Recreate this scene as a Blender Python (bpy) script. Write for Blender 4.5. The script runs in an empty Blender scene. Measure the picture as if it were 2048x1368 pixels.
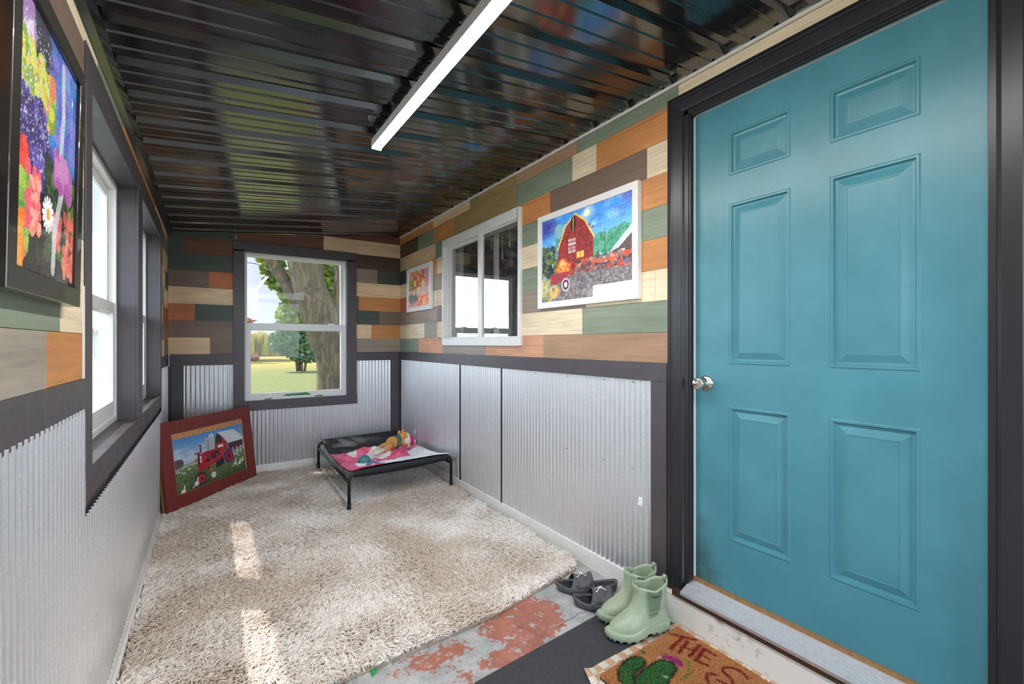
import bpy, math, random
import numpy as np
from mathutils import Vector, Matrix, noise as mnoise
random.seed(7); RNG = np.random.default_rng(7)
SC = bpy.context.scene; COL = SC.collection
PI = math.pi

# ------------------------------------------------------------------ colour and materials
def lin1(c):
    c = c / 255.0
    return c / 12.92 if c <= 0.04045 else ((c + 0.055) / 1.055) ** 2.4
def L3(r, g, b): return (lin1(r), lin1(g), lin1(b))
def lin_arr(a):
    a = np.clip(a, 0, 1)
    return np.where(a <= 0.04045, a / 12.92, ((a + 0.055) / 1.055) ** 2.4)

class NT:
    """Small helper round a material's node tree."""
    def __init__(s, name):
        s.m = bpy.data.materials.new(name); s.m.use_nodes = True
        s.t = s.m.node_tree; s.n = s.t.nodes; s.l = s.t.links
        s.b = s.n['Principled BSDF']; s.out = s.n['Material Output']
    def add(s, ty, **kw):
        n = s.n.new(ty)
        for k, v in kw.items():
            if k in n.inputs.keys(): n.inputs[k].default_value = v
            else: setattr(n, k, v)
        return n
    def link(s, a, b): s.l.new(a, b)
    def coord(s, scale=(1, 1, 1)):
        c = s.add('ShaderNodeTexCoord'); mp = s.add('ShaderNodeMapping')
        mp.inputs['Scale'].default_value = scale
        s.link(c.outputs['Object'], mp.inputs['Vector']); return mp.outputs['Vector']
    def noise(s, vec, scale, detail=4, rough=0.55, dist=0.0):
        n = s.add('ShaderNodeTexNoise', Scale=scale, Detail=detail, Roughness=rough, Distortion=dist)
        s.link(vec, n.inputs['Vector']); return n.outputs['Fac']
    def ramp(s, fac, stops):
        r = s.add('ShaderNodeValToRGB'); e = r.color_ramp.elements
        while len(e) < len(stops): e.new(0.5)
        for i, (p, c) in enumerate(stops):
            e[i].position = p
            e[i].color = (c[0], c[1], c[2], 1) if not isinstance(c, (int, float)) else (c, c, c, 1)
        s.link(fac, r.inputs['Fac']); return r.outputs['Color']
    def mix(s, fac, a, b, mode='MIX'):
        m = s.add('ShaderNodeMix', data_type='RGBA', blend_type=mode)
        for sock, v in ((m.inputs[0], fac), (m.inputs[6], a), (m.inputs[7], b)):
            if hasattr(v, 'is_linked'): s.link(v, sock)
            elif isinstance(v, (int, float)): sock.default_value = v
            else: sock.default_value = (v[0], v[1], v[2], 1)
        return m.outputs[2]
    def math(s, op, a, b=0.0, c=0.0):
        m = s.add('ShaderNodeMath', operation=op)
        for i, v in enumerate((a, b, c)):
            if hasattr(v, 'is_linked'): s.link(v, m.inputs[i])
            else: m.inputs[i].default_value = v
        return m.outputs[0]
    def bump(s, h, strength=0.3, dist=0.002):
        b = s.add('ShaderNodeBump', Strength=strength, Distance=dist)
        s.link(h, b.inputs['Height']); s.link(b.outputs['Normal'], s.b.inputs['Normal'])
    def base(s, v):
        if hasattr(v, 'is_linked'): s.link(v, s.b.inputs['Base Color'])
        else: s.b.inputs['Base Color'].default_value = (v[0], v[1], v[2], 1)
    def attr(s, name='Col'):
        a = s.add('ShaderNodeAttribute', attribute_name=name); return a.outputs['Color']
    def set(s, **kw):
        for k, v in kw.items(): s.b.inputs[k.replace('_', ' ')].default_value = v
        return s

def simple(name, rgb, rough=0.5, metal=0.0, var=0.08, vscale=30, bump=0.0, bscale=200, coat=0.0, spec=0.5, rvar=0.0):
    t = NT(name); t.set(Roughness=rough, Metallic=metal, Coat_Weight=coat)
    t.b.inputs['Specular IOR Level'].default_value = spec
    v = t.coord(); n = t.noise(v, vscale, 5)
    lo = tuple(c * (1 - var) for c in rgb); hi = tuple(min(1, c * (1 + var)) for c in rgb)
    t.base(t.ramp(n, [(0.3, lo), (0.7, hi)]))
    if rvar:
        r = t.ramp(n, [(0.3, max(0, rough - rvar)), (0.7, min(1, rough + rvar))]); t.link(r, t.b.inputs['Roughness'])
    if bump: t.bump(t.noise(v, bscale, 3), bump)
    return t.m

M = {}
M['charcoal'] = simple('charcoal satin paint', L3(76, 70, 75), 0.42, var=0.14, vscale=14, bump=0.12, bscale=90, rvar=0.08)
M['black_paint'] = simple('black gloss paint', L3(36, 35, 40), 0.33, var=0.03, vscale=8, bump=0.05, bscale=150)
M['black_metal'] = simple('black powder coat', L3(24, 24, 26), 0.32, var=0.1)
M['vinyl'] = simple('white vinyl', L3(232, 232, 230), 0.35, var=0.03)
M['white_paint'] = simple('chalky white paint', L3(236, 233, 226), 0.6, var=0.05, vscale=9, bump=0.1)
def m_riser():
    t = NT('scuffed white step paint'); v = t.coord(); n = t.noise(v, 26, 7, 0.7); n2 = t.noise(v, 5, 3)
    d = t.ramp(t.math('ADD', t.math('MULTIPLY', n, .7), t.math('MULTIPLY', n2, .4)), [(0.60, 0.0), (0.72, 0.7)])
    t.base(t.mix(d, L3(236, 232, 225), L3(140, 112, 88))); t.set(Roughness=.6); return t.m
M['riser'] = m_riser()
M['steel'] = simple('brushed nickel', L3(205, 200, 192), 0.24, metal=1.0, var=0.05)
M['alu'] = simple('milled aluminium', L3(226, 226, 230), 0.34, metal=0.75, var=0.06, vscale=60)
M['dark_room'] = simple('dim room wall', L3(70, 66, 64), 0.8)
M['curtain'] = simple('pale curtain cloth', L3(200, 200, 196), 0.8)
M['white_frame'] = simple('white lacquer', L3(240, 240, 240), 0.3, var=0.02)
M['sage_rubber'] = None
M['yellow_wood'] = simple('raw pine', L3(190, 150, 80), 0.6, vscale=60, var=0.2)
M['tape'] = simple('green masking tape', L3(60, 130, 70), 0.6, var=0.15)
M['clear_plastic'] = simple('clear white plastic', L3(235, 238, 240), 0.2)
M['dark_wood_edge'] = simple('dark wood edge', L3(70, 48, 34), 0.6, var=0.2, vscale=50)
M['tan_wood_edge'] = simple('tan board edge', L3(150, 110, 70), 0.6, var=0.2, vscale=50)

def m_planks():
    t = NT('stained wall planks'); col = t.attr()
    v = t.coord((2.2, 2.2, 46)); n = t.noise(v, 2.0, 8, 0.62, 0.15)
    g = t.ramp(n, [(0.25, 0.74), (0.5, 1.0), (0.78, 1.16)])
    v2 = t.coord((1.2, 1.2, 5)); n2 = t.noise(v2, 1.6, 3)
    g2 = t.ramp(n2, [(0.3, 0.84), (0.7, 1.12)])
    c = t.mix(1.0, t.mix(1.0, col, g, 'MULTIPLY'), g2, 'MULTIPLY')
    vo = t.add('ShaderNodeTexVoronoi', Scale=2.3); t.link(t.coord((1, 1, 1.9)), vo.inputs['Vector'])
    k = t.ramp(vo.outputs['Distance'], [(0.0, 1.0), (0.028, 0.9), (0.05, 0.0)])
    c = t.mix(t.math('MULTIPLY', k, 0.75), c, L3(46, 32, 22))
    t.base(c); t.set(Roughness=0.5); t.bump(n, 0.15, 0.002); return t.m
M['planks'] = m_planks()

def m_galv():
    t = NT('galvanised corrugated steel'); v = t.coord()
    vo = t.add('ShaderNodeTexVoronoi', Scale=150); t.link(v, vo.inputs['Vector'])
    n = t.noise(v, 6, 3)
    c = t.ramp(vo.outputs['Color'], [(0.1, L3(226, 228, 231)), (0.9, L3(240, 241, 243))])
    c = t.mix(t.math('MULTIPLY', n, 0.5), c, L3(216, 219, 224))
    t.base(c); t.set(Metallic=0.74)
    t.link(t.math('MULTIPLY_ADD', n, 0.16, 0.24), t.b.inputs['Roughness'])
    return t.m
M['galv'] = m_galv()

def m_ceiling():
    t = NT('glossy black roof sheet'); v = t.coord()
    n = t.noise(v, 4, 4); n2 = t.noise(t.coord((1.2, 7, 1)), 1.0, 3)
    t.base(t.ramp(n, [(0.3, L3(9, 8, 11)), (0.7, L3(16, 15, 18))]))
    t.link(t.ramp(n, [(0.35, 0.12), (0.7, 0.19)]), t.b.inputs['Roughness'])
    t.b.inputs['IOR'].default_value = 2.05
    t.bump(n2, 0.07, 0.01); return t.m
M['ceiling'] = m_ceiling()

def m_door():
    t = NT('teal door paint'); v = t.coord()
    n = t.noise(v, 5, 4); nf = t.noise(t.coord((30, 30, 3)), 8, 3)
    c = t.ramp(n, [(0.3, L3(68, 130, 143)), (0.7, L3(78, 142, 156))])
    sep = t.add('ShaderNodeSeparateXYZ'); t.link(v, sep.inputs[0])
    nd = t.noise(v, 14, 6, 0.65)
    low = t.math('SUBTRACT', 0.42, sep.outputs['Z'])
    edge = t.math('SUBTRACT', sep.outputs['Y'], 1.10)
    a = t.math('ADD', t.math('MULTIPLY', low, 1.5), t.math('MULTIPLY', edge, 3.2))
    a = t.math('MULTIPLY', t.math('SUBTRACT', t.math('ADD', a, nd), 0.72), 1.6)
    cl = t.math('MULTIPLY', t.math('MINIMUM', t.math('MAXIMUM', a, 0.0), 0.7), 1.0)
    t.base(t.mix(cl, c, L3(58, 62, 48)))
    t.link(t.ramp(nf, [(0.3, 0.3), (0.7, 0.4)]), t.b.inputs['Roughness'])
    t.bump(nf, 0.06, 0.001); return t.m
M['door'] = m_door()

def m_floor():
    t = NT('worn painted concrete'); v = t.coord()
    n = t.noise(v, 9, 8, 0.6); nb = t.noise(v, 2.0, 2)
    g = t.ramp(n, [(0.3, L3(150, 152, 154)), (0.55, L3(182, 183, 182)), (0.75, L3(205, 204, 200))])
    fine = t.noise(v, 90, 4)
    g = t.mix(1.0, g, t.ramp(fine, [(0.3, 0.82), (0.6, 1.04)]), 'MULTIPLY')
    nr = t.noise(v, 7.5, 9, 0.72, 0.7)
    sep = t.add('ShaderNodeSeparateXYZ'); t.link(v, sep.inputs[0])
    def blob(cx, cy, rx, ry):
        dx = t.math('DIVIDE', t.math('SUBTRACT', sep.outputs['X'], cx), rx)
        dy = t.math('DIVIDE', t.math('SUBTRACT', sep.outputs['Y'], cy), ry)
        d = t.math('ADD', t.math('MULTIPLY', dx, dx), t.math('MULTIPLY', dy, dy))
        return t.math('MAXIMUM', t.math('SUBTRACT', 1.0, d), 0.0)
    b = t.math('ADD', t.math('MAXIMUM', blob(1.17, 1.68, .24, .20), blob(1.03, 1.52, .17, .07)), t.math('MULTIPLY', blob(0.72, 1.66, .2, .09), 0.55))
    b = t.math('ADD', b, t.math('MULTIPLY', blob(0.85, 1.5, .3, .12), 0.35))
    nf = t.noise(v, 38, 6, 0.7, 0.4)
    mk = t.ramp(t.math('ADD', t.math('ADD', t.math('MULTIPLY', nr, 0.6), t.math('MULTIPLY', nf, 0.4)), t.math('MULTIPLY', b, 0.25)), [(0.585, 0.0), (0.605, 1.0)])
    fl = t.ramp(t.noise(v, 24, 7, 0.72, 0.5), [(0.565, 1.0), (0.60, 0.0)])
    mk = t.math('MULTIPLY', mk, fl)
    red = t.ramp(n, [(0.3, L3(150, 92, 76)), (0.7, L3(186, 120, 102))])
    t.base(t.mix(mk, g, red)); t.set(Roughness=0.7); t.bump(nr, 0.25, 0.003); return t.m
M['floor'] = m_floor()

def m_colattr(name, rough=0.6, coat=0.0, coat_rough=0.03, coat_ior=1.5, nscale=0, namt=0.0, bump=0.0, bscale=300, gain=1):
    t = NT(name); c = t.attr()
    v = t.coord()
    if nscale:
        c = t.mix(1.0, c, t.ramp(t.noise(v, nscale, 4), [(0.3, 1 - namt), (0.7, 1 + namt)]), 'MULTIPLY')
    if gain != 1: c = t.mix(1.0, c, (gain, gain, gain), 'MULTIPLY')
    t.base(c); t.set(Roughness=rough, Coat_Weight=coat, Coat_Roughness=coat_rough, Coat_IOR=coat_ior)
    if bump: t.bump(t.noise(v, bscale, 3), bump)
    return t.m
M['print_glass'] = m_colattr('printed picture behind glass', 0.5, 1.0, 0.015, 2.5, gain=1.75)
M['print'] = m_colattr('printed picture', 0.55, nscale=200, namt=0.06)
M['cloth'] = m_colattr('fleece quilt', 0.9, nscale=60, namt=0.12, bump=0.3, bscale=400)
M['coir'] = m_colattr('coir fibre', 0.9)
M['check'] = m_colattr('woven checks', 0.9, nscale=120, namt=0.08, bump=0.3, bscale=500)

def m_pile():
    t = NT('shag yarn'); c = t.attr()
    t.base(c); t.set(Roughness=0.85); t.b.inputs['Specular IOR Level'].default_value = 0.2; return t.m
M['pile'] = m_pile()
M['rug_back'] = simple('rug backing', L3(170, 156, 138), 0.9)
M['rubber_mat'] = simple('black rubber mat', L3(58, 58, 62), 0.75, var=0.2, vscale=60, bump=0.3, bscale=400)

def m_glass(name, refl=0.18, tint=(1, 1, 1), fres=1.5, dirt=0.0):
    t = NT(name); t.n.remove(t.b)
    tr = t.add('ShaderNodeBsdfTransparent', Color=(*tint, 1)); gl = t.add('ShaderNodeBsdfGlossy', Roughness=0.0)
    geo = t.add('ShaderNodeNewGeometry'); dp = t.add('ShaderNodeVectorMath', operation='DOT_PRODUCT'); mx = t.add('ShaderNodeMixShader')
    t.link(geo.outputs['Incoming'], dp.inputs[0]); t.link(geo.outputs['Normal'], dp.inputs[1])
    p5 = t.math('POWER', t.math('SUBTRACT', 1.0, t.math('ABSOLUTE', dp.outputs['Value'])), 5.0)
    f = t.math('MINIMUM', t.math('MULTIPLY', t.math('ADD', 0.04, t.math('MULTIPLY', p5, 0.96)), refl), 1.0)
    t.link(f, mx.inputs[0]); t.link(tr.outputs[0], mx.inputs[1]); t.link(gl.outputs[0], mx.inputs[2])
    sh = mx.outputs[0]
    if dirt:
        df = t.add('ShaderNodeBsdfDiffuse', Color=(0.8, 0.8, 0.8, 1)); m2 = t.add('ShaderNodeMixShader')
        v = t.coord(); n = t.noise(v, 18, 6, 0.7)
        t.link(t.math('MULTIPLY', t.ramp(n, [(0.45, 0.1), (0.8, 1.0)]), dirt), m2.inputs[0])
        t.link(sh, m2.inputs[1]); t.link(df.outputs[0], m2.inputs[2]); sh = m2.outputs[0]
    t.link(sh, t.out.inputs['Surface']); return t.m
M['pane'] = m_glass('window glass', .22)
def m_film():
    t = NT('clouded window film'); t.n.remove(t.b)
    tr = t.add('ShaderNodeBsdfTransparent'); tl = t.add('ShaderNodeBsdfTranslucent', Color=(.95, .97, 1, 1)); mx = t.add('ShaderNodeMixShader')
    n = t.noise(t.coord((1, 1, .3)), 7, 4); t.link(t.ramp(n, [(0.3, 0.16), (0.7, 0.28)]), mx.inputs[0])
    t.link(tr.outputs[0], mx.inputs[1]); t.link(tl.outputs[0], mx.inputs[2]); t.link(mx.outputs[0], t.out.inputs['Surface']); return t.m
M['pane_film'] = m_film()
def m_screen():
    t = NT('grey insect screen'); t.n.remove(t.b); tr = t.add('ShaderNodeBsdfTransparent'); df = t.add('ShaderNodeBsdfDiffuse', Color=(.25, .25, .26, 1)); mx = t.add('ShaderNodeMixShader'); mx.inputs[0].default_value = .5
    t.link(tr.outputs[0], mx.inputs[1]); t.link(df.outputs[0], mx.inputs[2]); t.link(mx.outputs[0], t.out.inputs['Surface']); return t.m
M['screen'] = m_screen()
M['pane_dirty'] = m_glass('double glazing', 3.0, dirt=0.10)

def m_emit(name, rgb, s):
    t = NT(name); t.n.remove(t.b); e = t.add('ShaderNodeEmission', Color=(*rgb, 1), Strength=s)
    t.link(e.outputs[0], t.out.inputs['Surface']); return t.m
M['led'] = m_emit('lit led diffuser', (1.0, 0.97, 0.93), 108.0)

def m_rubber_boot():
    t = NT('sage green rubber'); v = t.coord(); n = t.noise(v, 22, 7, 0.7)
    sep = t.add('ShaderNodeSeparateXYZ'); t.link(v, sep.inputs[0])
    c = t.ramp(n, [(0.3, L3(152, 166, 140)), (0.7, L3(174, 187, 160))])
    d = t.math('ADD', t.noise(v, 45, 6, 0.75), t.math('MULTIPLY', t.math('SUBTRACT', 0.07, sep.outputs['Z']), 1.6))
    t.base(t.mix(t.ramp(d, [(0.6, 0.0), (0.72, 0.45)]), c, L3(70, 72, 52)))
    t.set(Roughness=0.45); t.bump(n, 0.08, 0.001); return t.m
M['sage_rubber'] = m_rubber_boot()
M['gore'] = simple('dark sage elastic', L3(108, 130, 104), 0.7, var=0.1, vscale=80, bump=0.3, bscale=300)
M['slide'] = simple('graphite foam', L3(84, 84, 90), 0.55, var=0.12, vscale=40, bump=0.06, bscale=300)
M['slide_dark'] = simple('black foam footbed', L3(40, 40, 44), 0.65, var=0.12, bump=0.3, bscale=500)
M['logo_white'] = simple('white print', L3(238, 238, 238), 0.5, var=0.02)
M['sling'] = simple('black sling cloth', L3(34, 34, 37), 0.7, var=0.15, bump=0.25, bscale=900)
M['red_frame'] = None
def m_redframe():
    t = NT('weathered red paint'); n = t.noise(t.coord((5, 5, 5)), 3, 7, 0.7, 0.5); nf = t.noise(t.coord((60, 60, 6)), 3, 5)
    c = t.ramp(nf, [(0.3, L3(108, 36, 32)), (0.7, L3(132, 50, 42))])
    t.base(t.mix(t.ramp(n, [(0.66, 0.0), (0.74, 0.7)]), c, L3(160, 108, 88))); t.set(Roughness=0.55); t.bump(nf, 0.2, 0.002); return t.m
M['red_frame'] = m_redframe()
M['pic_black'] = simple('brown black frame lacquer', L3(38, 32, 30), 0.28, var=0.1, coat=0.4)
M['barnwood'] = simple('orange barn wood', L3(205, 150, 98), 0.7, var=0.3, vscale=60)
M['plush_tan'] = simple('tan plush', L3(214, 150, 84), 0.95, var=0.12, bump=0.5, bscale=500)
M['plush_cream'] = simple('cream plush', L3(226, 212, 196), 0.95, var=0.08, bump=0.5, bscale=500)
M['plush_pink'] = simple('pink knit', L3(200, 30, 96), 0.9, var=0.12, bump=0.5, bscale=500)
M['plush_green'] = simple('green check cloth', L3(70, 104, 92), 0.9, var=0.4, vscale=160)
M['teal_ball'] = simple('teal rubber', L3(66, 128, 124), 0.4, var=0.15)
M['black_eye'] = simple('brown thread', L3(50, 30, 20), 0.5)

def m_bark():
    t = NT('furrowed bark'); v = t.coord((1, 1, .22)); n = t.noise(v, 16, 8, 0.7, 1.0); n2 = t.noise(t.coord(), 2.2, 3)
    c = t.ramp(n, [(0.3, L3(34, 26, 19)), (0.5, L3(72, 59, 42)), (0.7, L3(112, 95, 70))])
    t.base(t.mix(t.ramp(n2, [(0.4, 0.0), (0.7, 0.35)]), c, L3(84, 78, 44))); t.set(Roughness=0.95); t.bump(n, 1.0, 0.05); return t.m
M['bark'] = m_bark()
def m_leaf(name, a, b, trans=0.45):
    t = NT(name); n = t.noise(t.coord(), 3.5, 3); c = t.ramp(n, [(0.35, a), (0.65, b)])
    t.base(c); t.set(Roughness=0.45)
    tl = t.add('ShaderNodeBsdfTranslucent'); t.link(c, tl.inputs['Color'])
    mx = t.add('ShaderNodeMixShader'); mx.inputs[0].default_value = trans
    t.link(t.b.outputs[0], mx.inputs[1]); t.link(tl.outputs[0], mx.inputs[2]); t.link(mx.outputs[0], t.out.inputs['Surface']); return t.m
M['leaf'] = m_leaf('maple leaf', L3(70, 92, 30), L3(128, 138, 50))
M['leaf_dark'] = m_leaf('shrub leaf', L3(50, 76, 44), L3(88, 112, 66), 0.3)
M['leaf_red'] = m_leaf('reddish shrub leaf', L3(120, 74, 62), L3(160, 104, 84), 0.3)
M['crop'] = m_leaf('dry yellow grass', L3(120, 114, 44), L3(158, 142, 66), 0.3)
M['shed_white'] = simple('white shed boards', L3(150, 153, 158), 0.7)
M['shed_roof'] = simple('brown shed roof', L3(150, 96, 84), 0.8)
def m_lawn():
    t = NT('mown lawn'); v = t.coord(); n = t.noise(v, 0.5, 6); n2 = t.noise(v, 7, 6, 0.7)
    sep = t.add('ShaderNodeSeparateXYZ'); t.link(v, sep.inputs[0])
    far = t.ramp(t.math('ADD', t.math('DIVIDE', sep.outputs['Y'], 60.0), t.math('MULTIPLY', n, 0.1)), [(0.42, 0.0), (0.6, 1.0)])
    g = t.ramp(n2, [(0.3, L3(64, 70, 22)), (0.55, L3(86, 91, 34)), (0.75, L3(112, 106, 52))])
    y = t.ramp(n2, [(0.3, L3(108, 98, 36)), (0.7, L3(130, 116, 50))])
    t.base(t.mix(far, g, y)); t.set(Roughness=0.9); t.bump(n2, 0.8, 0.05); return t.m
M['lawn'] = m_lawn()

# ------------------------------------------------------------------ geometry helpers
class MB:
    """Collects faces, optionally coloured, and links them as ONE mesh object."""
    def __init__(s): s.v = []; s.f = []; s.c = []; s.mi = []; s.sm = []
    def face(s, pts, col=None, mi=0, smooth=False):
        i = len(s.v); s.v += [tuple(p) for p in pts]; s.f.append(tuple(range(i, i + len(pts))))
        s.c.append(col); s.mi.append(mi); s.sm.append(smooth)
    def hexa(s, p, col=None, mi=0):
        i = len(s.v); s.v += [tuple(q) for q in p]
        for f in ((0, 3, 2, 1), (4, 5, 6, 7), (0, 1, 5, 4), (1, 2, 6, 5), (2, 3, 7, 6), (3, 0, 4, 7)):
            s.f.append(tuple(i + k for k in f)); s.c.append(col); s.mi.append(mi); s.sm.append(False)
    def box(s, x0, x1, y0, y1, z0, z1, col=None, mi=0):
        s.hexa([(x0, y0, z0), (x1, y0, z0), (x1, y1, z0), (x0, y1, z0), (x0, y0, z1), (x1, y0, z1), (x1, y1, z1), (x0, y1, z1)], col, mi)
    def loft(s, rings, closed=True, cap0=False, cap1=False, col=None, mi=0, smooth=True):
        n = len(rings[0]); b = len(s.v)
        for r in rings: s.v += [tuple(p) for p in r]
        m = n if closed else n - 1
        for i in range(len(rings) - 1):
            for j in range(m):
                k = (j + 1) % n
                s.f.append((b + i * n + j, b + i * n + k, b + (i + 1) * n + k, b + (i + 1) * n + j)); s.c.append(col); s.mi.append(mi); s.sm.append(smooth)
        if cap0: s.f.append(tuple(b + j for j in reversed(range(n)))); s.c.append(col); s.mi.append(mi); s.sm.append(False)
        if cap1: s.f.append(tuple(b + (len(rings) - 1) * n + j for j in range(n))); s.c.append(col); s.mi.append(mi); s.sm.append(False)
    def tube(s, pts, r, n=12, col=None, cap=True, mi=0):
        pts = [Vector(p) for p in pts]; rs = r if isinstance(r, (list, tuple)) else [r] * len(pts)
        rings = []; up = None
        for i, p in enumerate(pts):
            d = (pts[min(i + 1, len(pts) - 1)] - pts[max(i - 1, 0)]).normalized()
            if up is None:
                up = Vector((0, 0, 1)) if abs(d.z) < 0.9 else Vector((1, 0, 0))
            a = (up - d * up.dot(d)).normalized(); up = a; bb = d.cross(a)
            rings.append([p + (a * math.cos(2 * PI * k / n) + bb * math.sin(2 * PI * k / n)) * rs[i] for k in range(n)])
        s.loft(rings, True, cap, cap, col, mi)
    def ball(s, c, rx, ry=None, rz=None, col=None, nu=16, nv=10, rot=None, f=None):
        ry = ry or rx; rz = rz or rx; rings = []
        for i in range(nv + 1):
            th = PI * i / nv; ring = []
            for j in range(nu):
                ph = 2 * PI * j / nu; p = Vector((rx * math.sin(th) * math.cos(ph), ry * math.sin(th) * math.sin(ph), rz * math.cos(th)))
                if f: p = f(p)
                if rot: p = rot @ p
                ring.append(p + Vector(c))
            rings.append(ring)
        s.loft(rings, True, False, False, col)
    def build(s, name, mat, parent=None, bevel=0.0, subsurf=0):
        me = bpy.data.meshes.new(name); me.from_pydata(s.v, [], s.f)
        mats = mat if isinstance(mat, (list, tuple)) else [mat]
        for m in mats: me.materials.append(m)
        me.polygons.foreach_set('material_index', s.mi); me.polygons.foreach_set('use_smooth', s.sm)
        if any(c is not None for c in s.c):
            ca = me.color_attributes.new('Col', 'FLOAT_COLOR', 'CORNER'); arr = []
            for f, c in zip(s.f, s.c):
                c = c or (1, 1, 1); arr += [c[0], c[1], c[2], 1.0] * len(f)
            ca.data.foreach_set('color', arr)
        me.validate(); me.update()
        o = bpy.data.objects.new(name, me); COL.objects.link(o)
        if parent: o.parent = parent
        if bevel or subsurf:
            import bmesh
            bm = bmesh.new(); bm.from_mesh(me); bmesh.ops.remove_doubles(bm, verts=bm.verts, dist=1e-5); bm.to_mesh(me); bm.free()
        if bevel:
            md = o.modifiers.new('bevel', 'BEVEL'); md.width = bevel; md.segments = 2; md.limit_method = 'ANGLE'
        if subsurf:
            md = o.modifiers.new('sub', 'SUBSURF'); md.levels = subsurf; md.render_levels = subsurf
        return o

def empty(name, loc=(0, 0, 0), rz=0.0, label=None, cat=None, group=None, kind=None):
    o = bpy.data.objects.new(name, None); COL.objects.link(o); o.location = loc; o.rotation_euler = (0, 0, rz)
    o.empty_display_size = 0.05; tag(o, label, cat, group, kind); return o
def tag(o, label=None, cat=None, group=None, kind=None):
    if label: o['label'] = label
    if cat: o['category'] = cat
    if group: o['group'] = group
    if kind: o['kind'] = kind
    return o
def boxo(name, mat, b, parent=None, bevel=0.0):
    m = MB(); m.box(*b); return m.build(name, mat, parent, bevel)

def sub_rect(r, holes):
    """Rectangle (a0,a1,z0,z1) minus rectangular holes."""
    out = [r]
    for h in holes:
        nxt = []
        for (a0, a1, z0, z1) in out:
            x0, x1, y0, y1 = max(a0, h[0]), min(a1, h[1]), max(z0, h[2]), min(z1, h[3])
            if x0 >= x1 - 1e-6 or y0 >= y1 - 1e-6: nxt.append((a0, a1, z0, z1)); continue
            if z0 < y0: nxt.append((a0, a1, z0, y0))
            if y1 < z1: nxt.append((a0, a1, y1, z1))
            if a0 < x0: nxt.append((a0, x0, y0, y1))
            if x1 < a1: nxt.append((x1, a1, y0, y1))
        out = nxt
    return out

# ------------------------------------------------------------------ the room's measures (metres)
XL, XR, YB, YR = -0.305, 1.75, 4.884, -1.25
def zc(x): return 2.20 + 0.0998 * (x - XL)             # lean-to ceiling rises towards the house
P0, PH = 1.14, 0.1475                                    # first plank edge above the rail, plank width
W2 = (1.864, 2.94, 0.86, 2.01); W3 = (3.098, 4.16, 0.85, 2.01); W5 = (-0.85, 0.35, 0.86, 2.01)
WB = (0.258, 1.175, 0.705, 2.08)
WS = (2.52, 3.752, 1.22, 2.155)
DR = (0.30, 1.262, 0.0, 2.262)

# floor ------------------------------------------------------------------------------------------
fl = boxo('floor', M['floor'], (XL - 0.12, XR + 0.5, YR - 0.1, YB + 0.12, -0.12, 0.0)); tag(fl, 'grey concrete floor with flaking red paint', 'floor', kind='structure')
cr = MB()
pts = [(1.50, 1.578), (1.443, 1.565), (1.40, 1.572), (1.37, 1.560), (1.314, 1.561), (1.285, 1.549), (1.259, 1.545), (1.234, 1.549)]
for i in range(len(pts) - 1):
    (xa, ya), (xb, yb) = pts[i], pts[i + 1]; w = 0.0013
    cr.face([(xa, ya - w, .0008), (xb, yb - w, .0008), (xb, yb + w, .0008), (xa, ya + w, .0008)])
cr.build('crack', simple('dark crack line', L3(60, 56, 52), 0.9), fl)  # thin dark strip along the floor crack

# ceiling ----------------------------------------------------------------------------------------
def ceiling():
    prof = []                                           # (y, height above the flat pan)
    y = 1.53 - 0.25 * 12
    while y < YB + 0.05:
        for dy, h in ((-.036, 0), (-.022, .022), (.022, .022), (.036, 0), (.070, 0), (.076, .005), (.088, .005), (.094, 0),
                      (.156, 0), (.162, .005), (.174, .005), (.180, 0)):
            prof.append((y + dy, h))
        y += 0.25
    m = MB(); xs = [-0.84, XL, 0.2, 0.75, 1.3, XR + 0.004]
    for i in range(len(prof) - 1):
        for j in range(len(xs) - 1):
            (ya, ha), (yb, hb) = prof[i], prof[i + 1]; xa, xb = xs[j], xs[j + 1]
            m.face([(xa, ya, zc(xa) + ha), (xa, yb, zc(xa) + hb), (xb, yb, zc(xb) + hb), (xb, ya, zc(xb) + ha)])
    # upper skin, so the roof keeps daylight out
    t0, t1 = -0.84, XR + 0.6
    m.face([(t0, YR - .5, zc(t0) + .03), (t1, YR - .5, zc(t1) + .03), (t1, YB + .3, zc(t1) + .03), (t0, YB + .3, zc(t0) + .03)])
    o = m.build('ceiling', M['ceiling']); tag(o, 'glossy black ribbed metal ceiling rising towards the house', 'ceiling', kind='structure')
    # pale foam closure strip seen under the ribs along the house wall, black angle trim along the outer wall
    f = MB(); f.box(XR - 0.012, XR - 0.002, YR, YB, zc(XR) - 0.012, zc(XR) - 0.001)
    f.build('foam_strip', M['white_paint'], o)
    k = MB()
    k.hexa([(XL + .002, YR, 2.155), (XL + .022, YR, 2.165), (XL + .022, YB, 2.165), (XL + .002, YB, 2.155),
            (XL + .002, YR, 2.199), (XL + .034, YR, 2.203), (XL + .034, YB, 2.203), (XL + .002, YB, 2.199)])
    k.build('edge_trim', M['ceiling'], o)
    return o
ceiling()

# walls ------------------------------------------------------------------------------------------
TAN = (234, 203, 162); CRE = (238, 219, 186); ORA = (206, 140, 82); ORD = (192, 112, 66); SAG = (134, 146, 126); DGR = (70, 82, 74)
BRO = (124, 104, 90); DBR = (82, 62, 52); RBR = (112, 70, 52); TAU = (154, 138, 122); OLV = (164, 140, 92); PNK = (216, 158, 124); GTP = (160, 150, 138); BTN = (176, 140, 110)
def shade(c): 
    k = random.uniform(0.95, 1.05); return tuple(x * k for x in L3(*c))

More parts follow.
